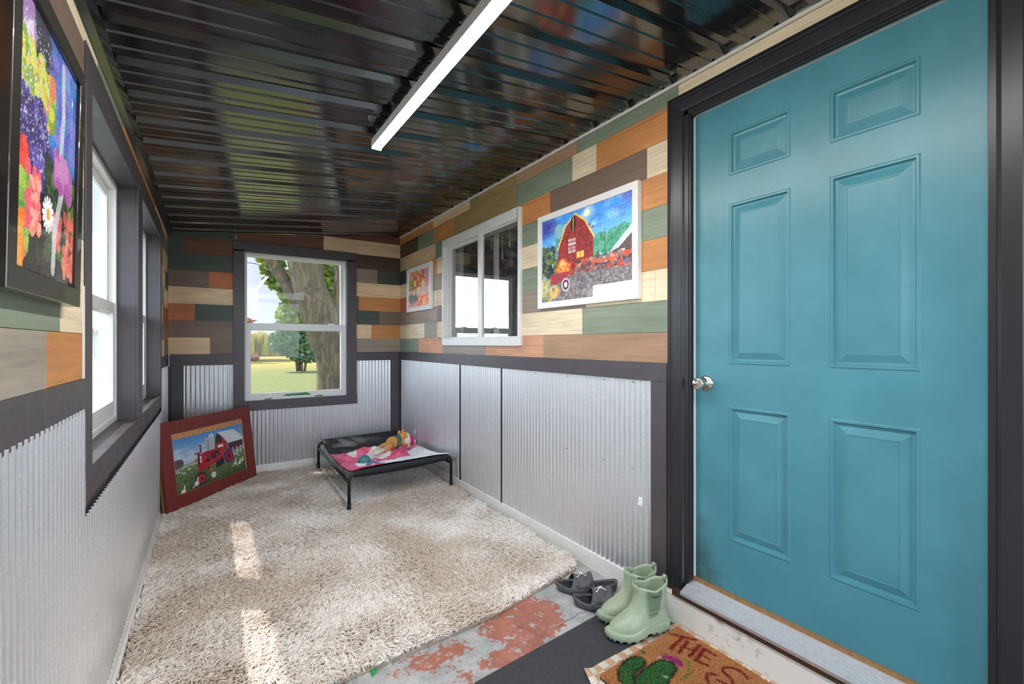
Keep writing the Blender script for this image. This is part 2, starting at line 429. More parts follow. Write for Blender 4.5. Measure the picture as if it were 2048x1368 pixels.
def planks(name, fixed, axis, rows, holes, a_lo, a_hi, parent, thick, sgn, slope=None):
    """rows: list of (z0, z1, [(a_end, colour), ...]) running from a_lo upward; thick boards with tiny lips."""
    m = MB()
    for z0, z1, segs in rows:
        a = a_lo
        for a_end, c in segs:
            lip = random.uniform(0, 0.0022)
            for (r0, r1, q0, q1) in sub_rect((a, a_end, z0, z1), holes):
                g = 0.0007; r0 += g; r1 -= g; q0 += g; q1 -= g
                if r1 - r0 < 0.002: continue
                zt0 = zt1 = q1
                if slope:
                    zt0, zt1 = min(q1, slope(r0)), min(q1, slope(r1))
                    if zt0 <= q0 and zt1 <= q0: continue
                    zt0 = max(zt0, q0 + .001); zt1 = max(zt1, q0 + .001)
                f0, f1 = fixed + sgn * thick, fixed - sgn * lip
                if axis == 'y':
                    p = [(f0, r0, q0), (f1, r0, q0), (f1, r1, q0), (f0, r1, q0), (f0, r0, zt0), (f1, r0, zt0), (f1, r1, zt1), (f0, r1, zt1)]
                else:
                    p = [(r0, f0, q0), (r1, f0, q0), (r1, f1, q0), (r0, f1, q0), (r0, f0, zt0), (r1, f0, zt1), (r1, f1, zt1), (r0, f1, zt0)]
                m.hexa(p, shade(c))
            a = a_end
    return m.build(name, M['planks'], parent)

def corr(name, axis, rects, fixed, sgn, parent, pitch=0.034, amp=0.0048):
    m = MB()
    for (a0, a1, z0, z1) in rects:
        n = max(2, int((a1 - a0) / pitch * 10)); prev = None
        for i in range(n + 1):
            a = a0 + (a1 - a0) * i / n; d = fixed + sgn * (0.006 + amp * math.cos(2 * PI * a / pitch))
            lo = (d, a, z0) if axis == 'y' else (a, d, z0); hi = (d, a, z1) if axis == 'y' else (a, d, z1)
            if prev: m.face([prev[0], lo, hi, prev[1]], smooth=True)
            prev = (lo, hi)
    o = m.build(name, M['galv'], parent)
    import bmesh
    bm = bmesh.new(); bm.from_mesh(o.data); bmesh.ops.remove_doubles(bm, verts=bm.verts, dist=1e-5); bm.to_mesh(o.data); bm.free()
    return o

def row(i): return (P0 + PH * i, P0 + PH * (i + 1))

# right (house) wall: core, planks above the rail, corrugated steel below
wr = empty('wall_right', (0, 0, 0), label='house side wall of stained planks over corrugated steel', cat='wall', kind='structure')
core = MB()
for (a0, a1, z0, z1) in sub_rect((YR, YB, 0.0, 2.45), [DR, WS]): core.box(XR + .012, XR + .13, a0, a1, z0, z1)
core.build('wall_core', M['white_paint'], wr)
YE = 4.884
def rseg(*s): return list(s)
rw = []
def rrow(i, segs): z = row(i); rw.append((z[0], z[1] if i < 8 else zc(XR) - .013, segs))
rrow(0, [(1.20, BTN), (2.284, BTN), (3.013, PNK), (3.786, PNK if False else GTP), (4.357, PNK), (YE, SAG)])
rrow(1, [(1.926, SAG), (2.6, CRE), (3.9, TAN), (4.202, GTP), (YE, CRE)])
rrow(2, [(1.42, CRE), (1.9, CRE), (2.9, TAU), (3.9, BRO), (YE, TAU)])
rrow(3, [(1.8, ORA), (3.0, SAG), (3.9, TAN), (4.3, CRE), (YE, ORD)])
rrow(4, [(1.9, SAG), (2.9, CRE), (3.7, TAN), (4.3, TAU), (YE, CRE)])
rrow(5, [(1.9, ORA), (2.9, SAG), (3.9, TAN), (4.3, ORA), (YE, DGR)])
rrow(6, [(1.47, CRE), (2.216, BRO), (2.9, ORA), (3.7, OLV), (3.94, SAG), (YE, TAN)])
rrow(7, [(1.812, ORA), (2.011, CRE), (2.591, SAG), (3.543, OLV), (3.963, ORA), (4.37, SAG), (YE, DBR)])
rrow(8, [(1.293, CRE), (1.968, SAG), (2.591, BTN), (3.262, OLV), (3.986, TAN), (YE, ORA)])
planks('plank_cladding', XR, 'y', rw, [(DR[0] - .05, DR[1] + .05, 0, 2.30), WS], YR, YE, wr, 0.012, 1)
wz0, wz1 = 0.085, 1.06
corr('corrugated_steel', 'y', [(1.425, 2.771, wz0, wz1), (2.768, 3.421, wz0, wz1), (3.418, 4.87, wz0, wz1)], XR, -1, wr)
sm = MB()
for yy in (2.771, 3.421): sm.box(XR - .0135, XR - .0045, yy - .0022, yy + .0022, wz0, wz1)
sm.build('sheet_seam', M['black_paint'], wr)
sc = MB()
for yy in (4.25, 3.1, 2.35, 2.05, 1.75, 1.55):
    for zz in (1.045, 0.62): sc.ball((XR - .0115, yy, zz), .0045, nu=8, nv=5)
sc.build('screw', M['steel'], wr)

# back wall
wb = empty('wall_back', (0, 0, 0), label='end wall of mixed stain planks around the window', cat='wall', kind='structure')
core = MB()
for (a0, a1, z0, z1) in sub_rect((XL - .13, XR + .13, 0.0, 2.45), [WB]): core.box(a0, a1, YB + .012, YB + .11, z0, min(z1, 2.2 if a0 < .25 else 2.45))
core.build('wall_core', M['white_paint'], wb)
bw = []
def brow(i, segs): z = row(i); bw.append((z[0], z[1] if i < 8 else 2.45, segs))
brow(0, [(-0.004, TAN), (0.24, BRO), (1.75, TAU)])
brow(1, [(0.24, BRO), (1.433, TAN), (1.75, ORA)])
brow(2, [(-0.114, ORD), (0.24, DGR), (1.513, DGR), (1.75, BRO)])
brow(3, [(0.24, TAN), (1.30, BRO), (1.75, ORA)])
brow(4, [(-0.013, BRO), (0.24, ORD), (1.75, TAN)])
brow(5, [(0.24, DGR), (1.495, TAU), (1.75, DGR)])
brow(6, [(-0.192, DGR), (0.22, RBR), (1.75, DBR)])
brow(7, [(0.195, DGR), (0.951, RBR), (1.75, TAN)])
brow(8, [(1.75, RBR)])
planks('plank_cladding', YB, 'x', bw, [(0.20, 1.24, 0.65, 2.14)], XL, XR, wb, 0.012, 1, slope=lambda x: zc(x) - 0.0005)
corr('corrugated_steel', 'x', sub_rect((-0.215, 1.66, 0.085, 1.06), [(0.20, 1.24, 0.64, 2.14)]), YB, -1, wb)

# left (outer) wall
wl = empty('wall_left', (0, 0, 0), label='outer wall of planks and steel with two windows', cat='wall', kind='structure')
core = MB()
for (a0, a1, z0, z1) in sub_rect((YR, YB + .1, 0.0, 2.19), [W2, W3, W5]): core.box(XL - .135, XL - .008, a0, a1, z0, z1)
core.build('wall_core', M['charcoal'], wl)
lw = []
def lrow(z0, z1, segs): lw.append((z0, z1, segs))
lrow(1.135, 1.263, [(1.413, GTP), (1.80, ORA), (4.5, TAN), (YE, BRO)])
lrow(1.263, 1.385, [(1.521, SAG), (4.3, CRE), (4.6, SAG), (YE, ORD)])
lrow(1.385, 1.53, [(1.524, DBR), (1.62, PNK), (4.4, CRE), (YE, ORD)])
lrow(1.53, 1.68, [(1.4, TAU), (4.5, SAG), (YE, CRE)])
lrow(1.68, 1.83, [(1.3, ORA), (4.6, TAN), (YE, DGR)])
lrow(1.83, 1.975, [(1.5, BRO), (4.4, ORA), (YE, CRE)])
lrow(1.975, 2.10, [(1.4, SAG), (4.5, BRO), (YE, SAG)])
lrow(2.10, 2.15, [(1.971, CRE), (2.473, SAG), (3.803, ORA), (4.75, TAN), (YE, ORA)])
lrow(2.15, 2.19, [(2.2, DGR), (YE, BRO)])
planks('plank_cladding', XL, 'y', lw, [(1.775, 4.235, 0.7, 2.105), W5], YR, YE, wl, 0.008, -1)
corr('corrugated_steel', 'y', sub_rect((YR, YE, 0.05, 1.05), [(1.76, 4.235, 0.74, 2.2), W5]), XL, 1, wl, amp=0.0036)
fin = MB(); fin.box(XL - .006, XL + .002, 1.755, 1.785, 0.835, 1.40); fin.build('raw_drywall_edge', M['white_paint'], wl)
fin = MB(); fin.box(XL - .006, XL + .004, 1.755, 1.785, 0.765, 0.835); fin.build('raw_wood_block', M['yellow_wood'], wl)

# rear wall behind the camera, with an opening added for fill light
wq = empty('wall_rear', (0, 0, 0), label='plank wall behind the viewpoint with an added opening for fill light', cat='wall', kind='structure')
core = MB(); WQ = (0.72, 1.66, 0.0, 2.12)
for (a0, a1, z0, z1) in sub_rect((XL - .13, XR + .13, 0.0, 2.45), [WQ]): core.box(a0, a1, YR - .11, YR, z0, min(z1, zc(a0) + .02))
core.build('wall_core', simple('rear wall planks', L3(150, 120, 92), 0.6, var=0.3, vscale=6), wq)

# trims and baseboards
def trim(n, label, boxes, mat='charcoal', bevel=0.002):
    m = MB()
    for b in boxes: m.box(*b)
    o = m.build('trim_%d' % n, M[mat], None, bevel); tag(o, label, 'trim', kind='structure'); return o
trim(1, 'charcoal chair rail along the house wall', [(XR - .020, XR + .004, 1.343, YB - .002, 1.058, 1.146)])
trim(2, 'charcoal post between steel sheet and door casing', [(XR - .018, XR + .004, 1.343, 1.434, 0.10, 1.058)])
trim(3, 'charcoal rail and corner posts of the end wall', [(XL + .02, 0.20, YB - .019, YB + .004, 1.042, 1.140), (1.24, XR - .021, YB - .019, YB + .004, 1.056, 1.146),
      (XL + .02, -0.195, YB - .019, YB + .004, 0.05, 1.042), (1.642, XR - .013, YB - .019, YB + .004, 0.05, 1.056)])
trim(4, 'charcoal corner post beside the house wall steel', [(XR - .016, XR + .003, 4.83, YB - .02, 0.09, 1.056)], 'black_paint')
trim(5, 'charcoal chair rail of the outer wall', [(XL - .008, XL + .006, YR, 1.781, 1.038, 1.135), (XL - .008, XL + .006, 4.241, YB - .02, 1.038, 1.135)])
trim(6, 'dark corner strip between outer and end wall', [(XL - .004, XL + .02, YB - .09, YB - .02, 0.05, 1.038)], 'black_paint')
def bboard(side, boxes, label):
    m = MB()
    for b in boxes: m.box(*b)
    o = m.build('baseboard_' + side, M['white_paint'], None, .003); tag(o, label, 'baseboard', kind='structure'); return o
bboard('right', [(XR - .016, XR + .01, 1.343, YB, 0.0, 0.095)], 'white baseboard along the house wall')
bboard('back', [(XL, XR - .017, YB - .016, YB + .01, 0.0, 0.095)], 'white baseboard of the end wall')
bb = bboard('left', [(XL - .004, XL + .010, YR, YB - .017, 0.0, 0.060)], 'white baseboard along the outer wall')
q = MB(); q.box(XL + .010, XL + .024, YR, YB - .017, 0.0, 0.03); q.build('shoe_moulding', M['vinyl'], bb, .004)

# windows ----------------------------------------------------------------------------------------
def ring(m, axis, f0, f1, a0, a1, z0, z1, wl_, wr_, wb_, wt_):
    def bx(a, b, c, d):
        if axis == 'x': m.box(a, b, f0, f1, c, d)
        else: m.box(f0, f1, a, b, c, d)
    bx(a0, a0 + wl_, z0, z1); bx(a1 - wr_, a1, z0, z1); bx(a0 + wl_, a1 - wr_, z0, z0 + wb_); bx(a0 + wl_, a1 - wr_, z1 - wt_, z1)

w1 = empty('window_1', (0, YB, 0.7), label='end wall sash window looking out at a tree', cat='window', kind='structure')
def P(o, parent):   # parent keeping world coordinates
    o.parent = parent; o.matrix_parent_inverse = parent.matrix_world.inverted() if parent.parent is None else parent.matrix_basis.inverted(); return o
def build_in(m, name, mat, parent, bevel=0.0, subsurf=0):
    """Mesh given in world coordinates, stored relative to its parent empty."""
    off = parent.location
    m.v = [(p[0] - off[0], p[1] - off[1], p[2] - off[2]) for p in m.v]
    return m.build(name, mat, parent, bevel, subsurf)
m = MB()
for b in ((0.172, 0.262, 0.69, 2.10), (1.173, 1.271, 0.69, 2.10)): m.box(b[0], b[1], YB - .021, YB + .004, b[2], b[3])
m.box(0.172, 1.271, YB - .021, YB + .004, 2.083, 2.176); m.box(0.172, 1.272, YB - .026, YB + .004, 0.610, 0.702)
build_in(m, 'casing', M['charcoal'], w1, .002)
m = MB(); ring(m, 'x', YB + .012, YB + .085, 0.256, 1.178, 0.703, 2.083, .02, .02, .02, .016); build_in(m, 'window_frame', M['vinyl'], w1, .002)
m = MB(); ring(m, 'x', YB + .05, YB + .08, 0.274, 1.16, 1.36, 2.068, .012, .035, .03, .018); us = build_in(m, 'upper_sash', M['vinyl'], w1, .002)
m = MB(); m.box(.285, 1.13, YB + .063, YB + .066, 1.385, 2.055); g = m.build('pane', M['pane'], us); g.location = (0, -YB, -0.7)
m = MB(); ring(m, 'x', YB + .016, YB + .048, 0.272, 1.164, 0.722, 1.425, .043, .043, .042, .062); ls = build_in(m, 'lower_sash', M['vinyl'], w1, .002)
m = MB(); m.box(.31, 1.125, YB + .032, YB + .035, .76, 1.37); g = m.build('pane', M['pane'], ls); g.location = (0, -YB, -0.7)
m = MB()
for a in (0.50, 1.0): m.box(a, a + .06, YB + .008, YB + .03, 1.425, 1.437)
build_in(m, 'sash_lock', M['vinyl'], w1, .003)
m = MB(); m.box(.62, .645, YB + .0145, YB + .0155, .724, .738)
m.face([(.58, YB + .0148, .728), (.84, YB + .0148, .726), (.80, YB + .0148, .752), (.61, YB + .0148, .744)])
m.face([(.42, YB + .011, .703), (.50, YB + .011, .704), (.48, YB + .011, .716), (.43, YB + .011, .712)])
m.face([(.86, YB + .0115, .704), (.96, YB + .0115, .706), (.93, YB + .0115, .720), (.88, YB + .0115, .716)])
build_in(m, 'masking_tape', M['tape'], w1)

def left_window(n, W, label):
    y0, y1, z0, z1 = W
    w = empty('window_%d' % n, (XL, (y0 + y1) / 2, z0), label=label, cat='window', kind='structure')
    X0 = XL - .135
    m = MB(); ring(m, 'y', X0, XL - .078, y0, y1, z0, z1, .03, .03, .03, .03); build_in(m, 'window_frame', M['vinyl'], w, .003)
    m = MB(); ring(m, 'y', X0 + .008, X0 + .028, y0 + .03, y1 - .03, 1.38, z1 - .03, .035, .035, .035, .04); u = build_in(m, 'upper_sash', M['vinyl'], w, .002)
    m = MB(); m.box(X0 + .016, X0 + .019, y0 + .05, y1 - .05, 1.40, z1 - .05); g = build_in(m, 'pane', M['pane_film'], w); g.parent = u
    m = MB(); ring(m, 'y', X0 + .03, X0 + .052, y0 + .03, y1 - .03, z0 + .03, 1.43, .045, .045, .07, .05); l = build_in(m, 'lower_sash', M['vinyl'], w, .002)
    m = MB(); m.box(X0 + .039, X0 + .042, y0 + .06, y1 - .06, z0 + .09, 1.40); g = build_in(m, 'pane', M['pane_film'], w); g.parent = l
    m = MB(); m.face([(X0 + .004, y0 + .03, z0 + .03), (X0 + .004, y1 - .03, z0 + .03), (X0 + .004, y1 - .03, 1.42), (X0 + .004, y0 + .03, 1.42)]); build_in(m, 'insect_screen', M['screen'], w)
    return w
w2 = left_window(2, W2, 'nearer outer wall window beside the big floral picture')
w3 = left_window(3, W3, 'farther outer wall window near the room corner')
w5 = left_window(5, W5, 'unseen outer wall window added behind the viewpoint for side light')  # unseen window, added to bring in more side daylight
m = MB()
xa, xb = XL - .008, XL + .005
m.box(xa, xb, 1.782, 1.866, 0.864, 2.006); m.box(xa, xb, 4.158, 4.24, 0.864, 2.006); m.box(xa, xb, 2.938, 3.10, 0.864, 2.006)
m.box(xa, xb, 1.782, 4.24, 2.0062, 2.114); m.box(xa, xb, 1.782, 4.24, 0.772, 0.8638)
o = m.build('trim_7', M['charcoal'], None, .0025); tag(o, 'charcoal casing round both outer wall windows', 'trim', kind='structure')

w4 = empty('window_4', (XR, (WS[0] + WS[1]) / 2, WS[2]), label='white slider window in the house wall', cat='window', kind='structure')
m = MB(); ring(m, 'y', XR - .022, XR + .10, WS[0], WS[1], WS[2], WS[3], .028, .022, .058, .072); build_in(m, 'window_frame', M['vinyl'], w4, .003)
m = MB(); ring(m, 'y', XR + .03, XR + .05, 3.12, 3.73, 1.278, 2.083, .03, .05, .014, .014); m.box(XR + .005, XR + .012, 3.69, 3.70, 1.278, 2.083)
s1 = build_in(m, 'sliding_sash', M['vinyl'], w4, .002)
m = MB(); m.box(XR + .038, XR + .041, 3.14, 3.69, 1.285, 2.075); g = build_in(m, 'pane', M['pane_dirty'], w4); g.parent = s1
m = MB(); m.box(XR - .006, XR + .02, 3.065, 3.125, 1.278, 2.083); ring(m, 'y', XR - .002, XR + .016, 2.548, 3.07, 1.278, 2.083, .012, .0, .008, .008)
s2 = build_in(m, 'fixed_sash', M['vinyl'], w4, .002)
m = MB(); m.box(XR + .006, XR + .009, 2.555, 3.08, 1.282, 2.08); g = build_in(m, 'pane', M['pane_dirty'], w4); g.parent = s2
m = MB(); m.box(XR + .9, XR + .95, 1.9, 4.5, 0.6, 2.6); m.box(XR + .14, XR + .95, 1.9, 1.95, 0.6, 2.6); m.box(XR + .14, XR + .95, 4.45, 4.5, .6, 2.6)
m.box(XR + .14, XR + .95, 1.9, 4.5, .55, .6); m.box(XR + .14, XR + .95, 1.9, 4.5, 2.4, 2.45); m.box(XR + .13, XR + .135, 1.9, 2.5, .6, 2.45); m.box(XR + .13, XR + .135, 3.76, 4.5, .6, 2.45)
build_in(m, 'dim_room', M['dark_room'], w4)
m = MB()
for y0, y1 in ((3.62, 3.74), (3.02, 3.10)):
    for i in range(8):
        ya = y0 + (y1 - y0) * i / 8; yb = y0 + (y1 - y0) * (i + 1) / 8
        m.face([(XR + .125 + .008 * (i % 2), ya, 1.25), (XR + .125 + .008 * ((i + 1) % 2), yb, 1.25), (XR + .125 + .008 * ((i + 1) % 2), yb, 2.12), (XR + .125 + .008 * (i % 2), ya, 2.12)], smooth=True)
build_in(m, 'curtain', M['curtain'], w4)
m = MB()
for y, z in ((2.83, 2.0), (2.93, 1.93)): m.tube([(XR + .10, y, 2.14), (XR + .10, y, z)], .0012, 6); m.tube([(XR + .10, y, z), (XR + .10, y, z - .05)], [.003, .005], 8)
build_in(m, 'pull_cord', M['vinyl'], w4)

# door -------------------------------------------------------------------------------------------
d1 = empty('door_1', (XR, 0.78, 0.0), label='teal six-panel entry door in a black casing', cat='door', kind='structure')
XD = 1.787; DY0, DY1, DZ0, DZ1 = 0.322, 1.236, 0.208, 2.235
def door_slab():
    m = MB()
    panels = [(y0, y1, z0, z1) for (y0, y1) in ((0.467, 0.709), (0.837, 1.077)) for (z0, z1) in ((0.423, 0.977), (1.15, 1.81), (1.926, 2.105))]
    for (a0, a1, z0, z1) in sub_rect((DY0, DY1, DZ0, DZ1), panels):
        m.face([(XD, a1, z0), (XD, a0, z0), (XD, a0, z1), (XD, a1, z1)])
    prof = [(0, 0), (.004, -.003), (.010, -.003), (.015, .007), (.022, .008), (.047, -.0005), (.050, -.0005), (.051, .001)]
    for (y0, y1, z0, z1) in panels:
        for (i0, d0), (i1, d1_) in zip(prof[:-1], prof[1:]):
            o_ = [(XD + d0, y0 + i0, z0 + i0), (XD + d0, y1 - i0, z0 + i0), (XD + d0, y1 - i0, z1 - i0), (XD + d0, y0 + i0, z1 - i0)]
            n_ = [(XD + d1_, y0 + i1, z0 + i1), (XD + d1_, y1 - i1, z0 + i1), (XD + d1_, y1 - i1, z1 - i1), (XD + d1_, y0 + i1, z1 - i1)]
            for k in range(4): m.face([o_[k], n_[k], n_[(k + 1) % 4], o_[(k + 1) % 4]])
        i, d = prof[-1]; m.face([(XD + d, y1 - i, z0 + i), (XD + d, y0 + i, z0 + i), (XD + d, y0 + i, z1 - i), (XD + d, y1 - i, z1 - i)])
    m.box(XD + .012, XD + .044, DY0, DY1, DZ0, DZ1)
    m.face([(XD, DY1, DZ0), (XD, DY1, DZ1), (XD + .012, DY1, DZ1), (XD + .012, DY1, DZ0)]); m.face([(XD, DY0, DZ0), (XD + .012, DY0, DZ0), (XD + .012, DY0, DZ1), (XD, DY0, DZ1)])
    m.face([(XD, DY0, DZ0), (XD, DY1, DZ0), (XD + .012, DY1, DZ0), (XD + .012, DY0, DZ0)])
    return m.build('door_slab', M['door'])
ds = door_slab(); ds.parent = d1; ds.location = (-XR, -0.78, 0)
kn = MB(); prof = [(.034, 0), (.034, .004), (.031, .008), (.026, .011), (.014, .016), (.0125, .034), (.017, .040), (.0255, .046), (.027, .055), (.0255, .064), (.021, .068), (.010, .0665), (.008, .0695), (.0001, .0695)]
kn.loft([[(XD - x, 1.180 + r * math.cos(2 * PI * k / 28), 1.064 + r * math.sin(2 * PI * k / 28)) for k in range(28)] for r, x in prof])
ko = kn.build('knob', M['steel'], ds)
kh = MB(); kh.box(XD - .0705, XD - .0693, 1.1792, 1.1808, 1.059, 1.069); kh.build('keyhole', M['black_paint'], ds)
def casing():
    m = MB(); prof = [(0.0, -.012), (.004, -.018), (.018, -.020), (.022, -.016), (.028, -.016), (.032, -.020), (.070, -.017), (.078, -.012), (.082, -.004)]   # from the outer edge inwards
    yo0, yo1, zo = DR[0] - .08, 1.343, 2.338
    for (i0, x0), (i1, x1) in zip(prof[:-1], prof[1:]):
        a = [(XR + x0, yo1 - i0, .105), (XR + x0, yo1 - i0, zo - i0), (XR + x0, yo0 + i0, zo - i0), (XR + x0, yo0 + i0, .105)]
        b = [(XR + x1, yo1 - i1, .105), (XR + x1, yo1 - i1, zo - i1), (XR + x1, yo0 + i1, zo - i1), (XR + x1, yo0 + i1, .105)]
        for k in range(3): m.face([a[k], b[k], b[k + 1], a[k + 1]])
    for y, s in ((yo1, 1), (yo0, -1)): m.face([(XR - .012, y, .105), (XR + .004, y, .105), (XR + .004, y, zo), (XR - .012, y, zo)])
    m.face([(XR - .012, yo0, zo), (XR - .012, yo1, zo), (XR + .004, yo1, zo), (XR + .004, yo0, zo)])
    m.face([(XR - .012, yo1, .105), (XR - .02, yo1 - .03, .105), (XR - .004, yo1 - .082, .105), (XR + .004, yo1, .105)])
    return m.build('casing', M['black_paint'])
c = casing(); c.parent = d1; c.location = (-XR, -0.78, 0)
m = MB()
m.box(XR - .004, XR + .13, 1.240, 1.262, .15, 2.262); m.box(XR - .004, XR + .13, .296, .318, .15, 2.262); m.box(XR - .004, XR + .13, .296, 1.262, 2.240, 2.262)
m.box(XR + .0, XR + .018, 1.232, 1.241, .2, 2.24); m.box(XR, XR + .018, .318, 1.241, 2.231, 2.240)
build_in(m, 'jamb', M['black_paint'], d1, .0015)
m = MB(); m.box(XD - .006, XD - .001, 1.2315, 1.239, .21, 2.238); m.box(XD - .006, XD - .001, .32, 1.239, 2.2315, 2.239); build_in(m, 'weatherstrip', M['white_frame'], d1)
m = MB()
m.hexa([(1.694, -.5 + .8, .148), (XD + .05, .3, .15), (XD + .05, 1.245, .15), (1.694, 1.245, .148), (1.694, .3, .160), (XD + .0, .3, .2), (XD + .0, 1.245, .2), (1.694, 1.245, .160)])
for i in range(9):
    x = 1.700 + i * .0085; z = .160 + (x - 1.694) / (XD - 1.694) * .04; m.box(x, x + .0035, .3, 1.244, z - .001, z + .0018)
build_in(m, 'threshold', M['alu'], d1)
m = MB(); m.box(XD - .012, XD + .01, .3, 1.242, .195, .2085); build_in(m, 'door_sweep', M['tan_wood_edge'], d1)
m = MB(); m.box(1.706, XR + .13, -.35, 1.343, 0.0, .128); build_in(m, 'step_riser', M['riser'], d1, .003)
m = MB(); m.box(1.699, XR, .29, 1.29, .128, .148); build_in(m, 'sill_nosing', M['dark_wood_edge'], d1)
m = MB(); m.box(XR - .018, XR - .006, 1.342, 1.3455, .0, 1.06); build_in(m, 'caulk_gap', M['black_paint'], d1)

# ------------------------------------------------------------------ painter for the printed pictures
class Art:
    def __init__(s, w, h, base): 
        s.w, s.h = w, h; s.a = np.zeros((h, w, 3)); s.a[:] = np.array(base) / 255.
        s.U, s.V = np.meshgrid((np.arange(w) + .5) / w, (np.arange(h) + .5) / h)   # v up
    def put(s, mask, col, alpha=1.0):
        m = (mask * alpha)[..., None] if mask.dtype != bool else (mask.astype(float) * alpha)[..., None]
        s.a = s.a * (1 - m) + np.array(col) / 255. * m
    def grad(s, c0, c1, v0=0, v1=1):
        t = np.clip((s.V - v0) / (v1 - v0), 0, 1)[..., None]; s.a = np.where(((s.V >= v0) & (s.V <= v1))[..., None], (1 - t) * np.array(c0) / 255. + t * np.array(c1) / 255., s.a)
    def poly(s, pts, col, alpha=1.0):
        m = np.zeros_like(s.U, bool); n = len(pts)
        for i in range(n):
            (x0, y0), (x1, y1) = pts[i], pts[(i + 1) % n]
            if y0 == y1: continue
            m ^= ((y0 > s.V) != (y1 > s.V)) & (s.U < (x1 - x0) * (s.V - y0) / (y1 - y0) + x0)
        s.put(m, col, alpha)
    def ell(s, cx, cy, rx, ry, col, alpha=1.0, soft=0.0):
        d = ((s.U - cx) / rx) ** 2 + ((s.V - cy) / ry) ** 2
        s.put(np.clip((1 - d) / soft, 0, 1) if soft else d < 1, col, alpha)
    def ring(s, cx, cy, rx, ry, t, col):
        d = np.sqrt(((s.U - cx) / rx) ** 2 + ((s.V - cy) / ry) ** 2); s.put((d < 1) & (d > 1 - t), col)
    def line(s, pts, w, col, alpha=1.0, asp=1.0):
        for (x0, y0), (x1, y1) in zip(pts[:-1], pts[1:]):
            dx, dy = x1 - x0, (y1 - y0) * asp; L = dx * dx + dy * dy + 1e-12
            t = np.clip(((s.U - x0) * dx + (s.V - y0) * asp * dy) / L, 0, 1)
            s.put((s.U - x0 - t * dx) ** 2 + ((s.V - y0) * asp - t * dy) ** 2 < w * w, col, alpha)
    def dabs(s, n, box, r, cols, alpha=0.9, seed=1):
        g = np.random.default_rng(seed)
        for k in range(n):
            x, y = g.uniform(box[0], box[1]), g.uniform(box[2], box[3]); q = g.uniform(.5, 1.2) * r
            s.ell(x, y, q, q * s.w / s.h * g.uniform(.6, 1.3), cols[g.integers(len(cols))], alpha)
    def speck(s, amt, seed=3, box=None):
        g = np.random.default_rng(seed); n = g.normal(0, amt, (s.h, s.w, 1))
        if box: n = n * ((s.U > box[0]) & (s.U < box[1]) & (s.V > box[2]) & (s.V < box[3]))[..., None]
        s.a = np.clip(s.a + n, 0, 1)
    def mesh(s, name, mat, o, du, dv, parent):
        """Flat print: o is the lower left corner, du and dv the full edges; one coloured vertex per sample."""
        u = np.linspace(0, 1, s.w); v = np.linspace(0, 1, s.h); U, V = np.meshgrid(u, v)
        co = np.array(o)[None, None] + U[..., None] * np.array(du) + V[..., None] * np.array(dv)
        me = bpy.data.meshes.new(name); idx = np.arange(s.w * s.h).reshape(s.h, s.w)
        q = np.stack([idx[:-1, :-1], idx[:-1, 1:], idx[1:, 1:], idx[1:, :-1]], -1).reshape(-1, 4)
        me.from_pydata(co.reshape(-1, 3).tolist(), [], q.tolist()); me.materials.append(mat)
        ca = me.color_attributes.new('Col', 'FLOAT_COLOR', 'POINT')
        ca.data.foreach_set('color', np.concatenate([lin_arr(s.a), np.ones((s.h, s.w, 1))], -1).reshape(-1).astype(np.float32))
        me.update(); ob = bpy.data.objects.new(name, me); COL.objects.link(ob); ob.parent = parent; return ob

def frame_mesh(w, h, mw, d, mat, name, parent, bev=.002, prof=None):
    """Mitred picture frame in local coordinates: x right, z up, front at y=0, depth towards +y."""
    m = MB(); O = [(0, 0), (w, 0), (w, h), (0, h)]; I = [(mw, mw), (w - mw, mw), (w - mw, h - mw), (mw, h - mw)]
    for k in range(4):
        a, b = O[k], O[(k + 1) % 4]; c_, e = I[(k + 1) % 4], I[k]
        m.hexa([(a[0], 0, a[1]), (b[0], 0, b[1]), (c_[0], 0, c_[1]), (e[0], 0, e[1]), (a[0], d, a[1]), (b[0], d, b[1]), (c_[0], d, c_[1]), (e[0], d, e[1])])
    return m.build(name, mat, parent, bev)

def picture(name, loc, basis, w, h, mw, d, fmat, art, pmat, label, cat='picture', group=None, tilt=None, inset=.008):
    o = empty(name, loc, 0, label, cat, group)
    o.rotation_mode = 'QUATERNION'; o.rotation_quaternion = basis.to_quaternion()
    frame_mesh(w, h, mw, d, fmat, 'frame', o)
    if art: art.mesh('print', pmat, (mw, inset, mw), (w - 2 * mw, 0, 0), (0, 0, h - 2 * mw), o)
    b = MB(); b.box(.004, w - .004, d - .004, d, .004, h - .004); b.build('backing', M['dark_wood_edge'], o)
    return o
def basis(xa, ya, za): return Matrix((xa, ya, za)).transposed()

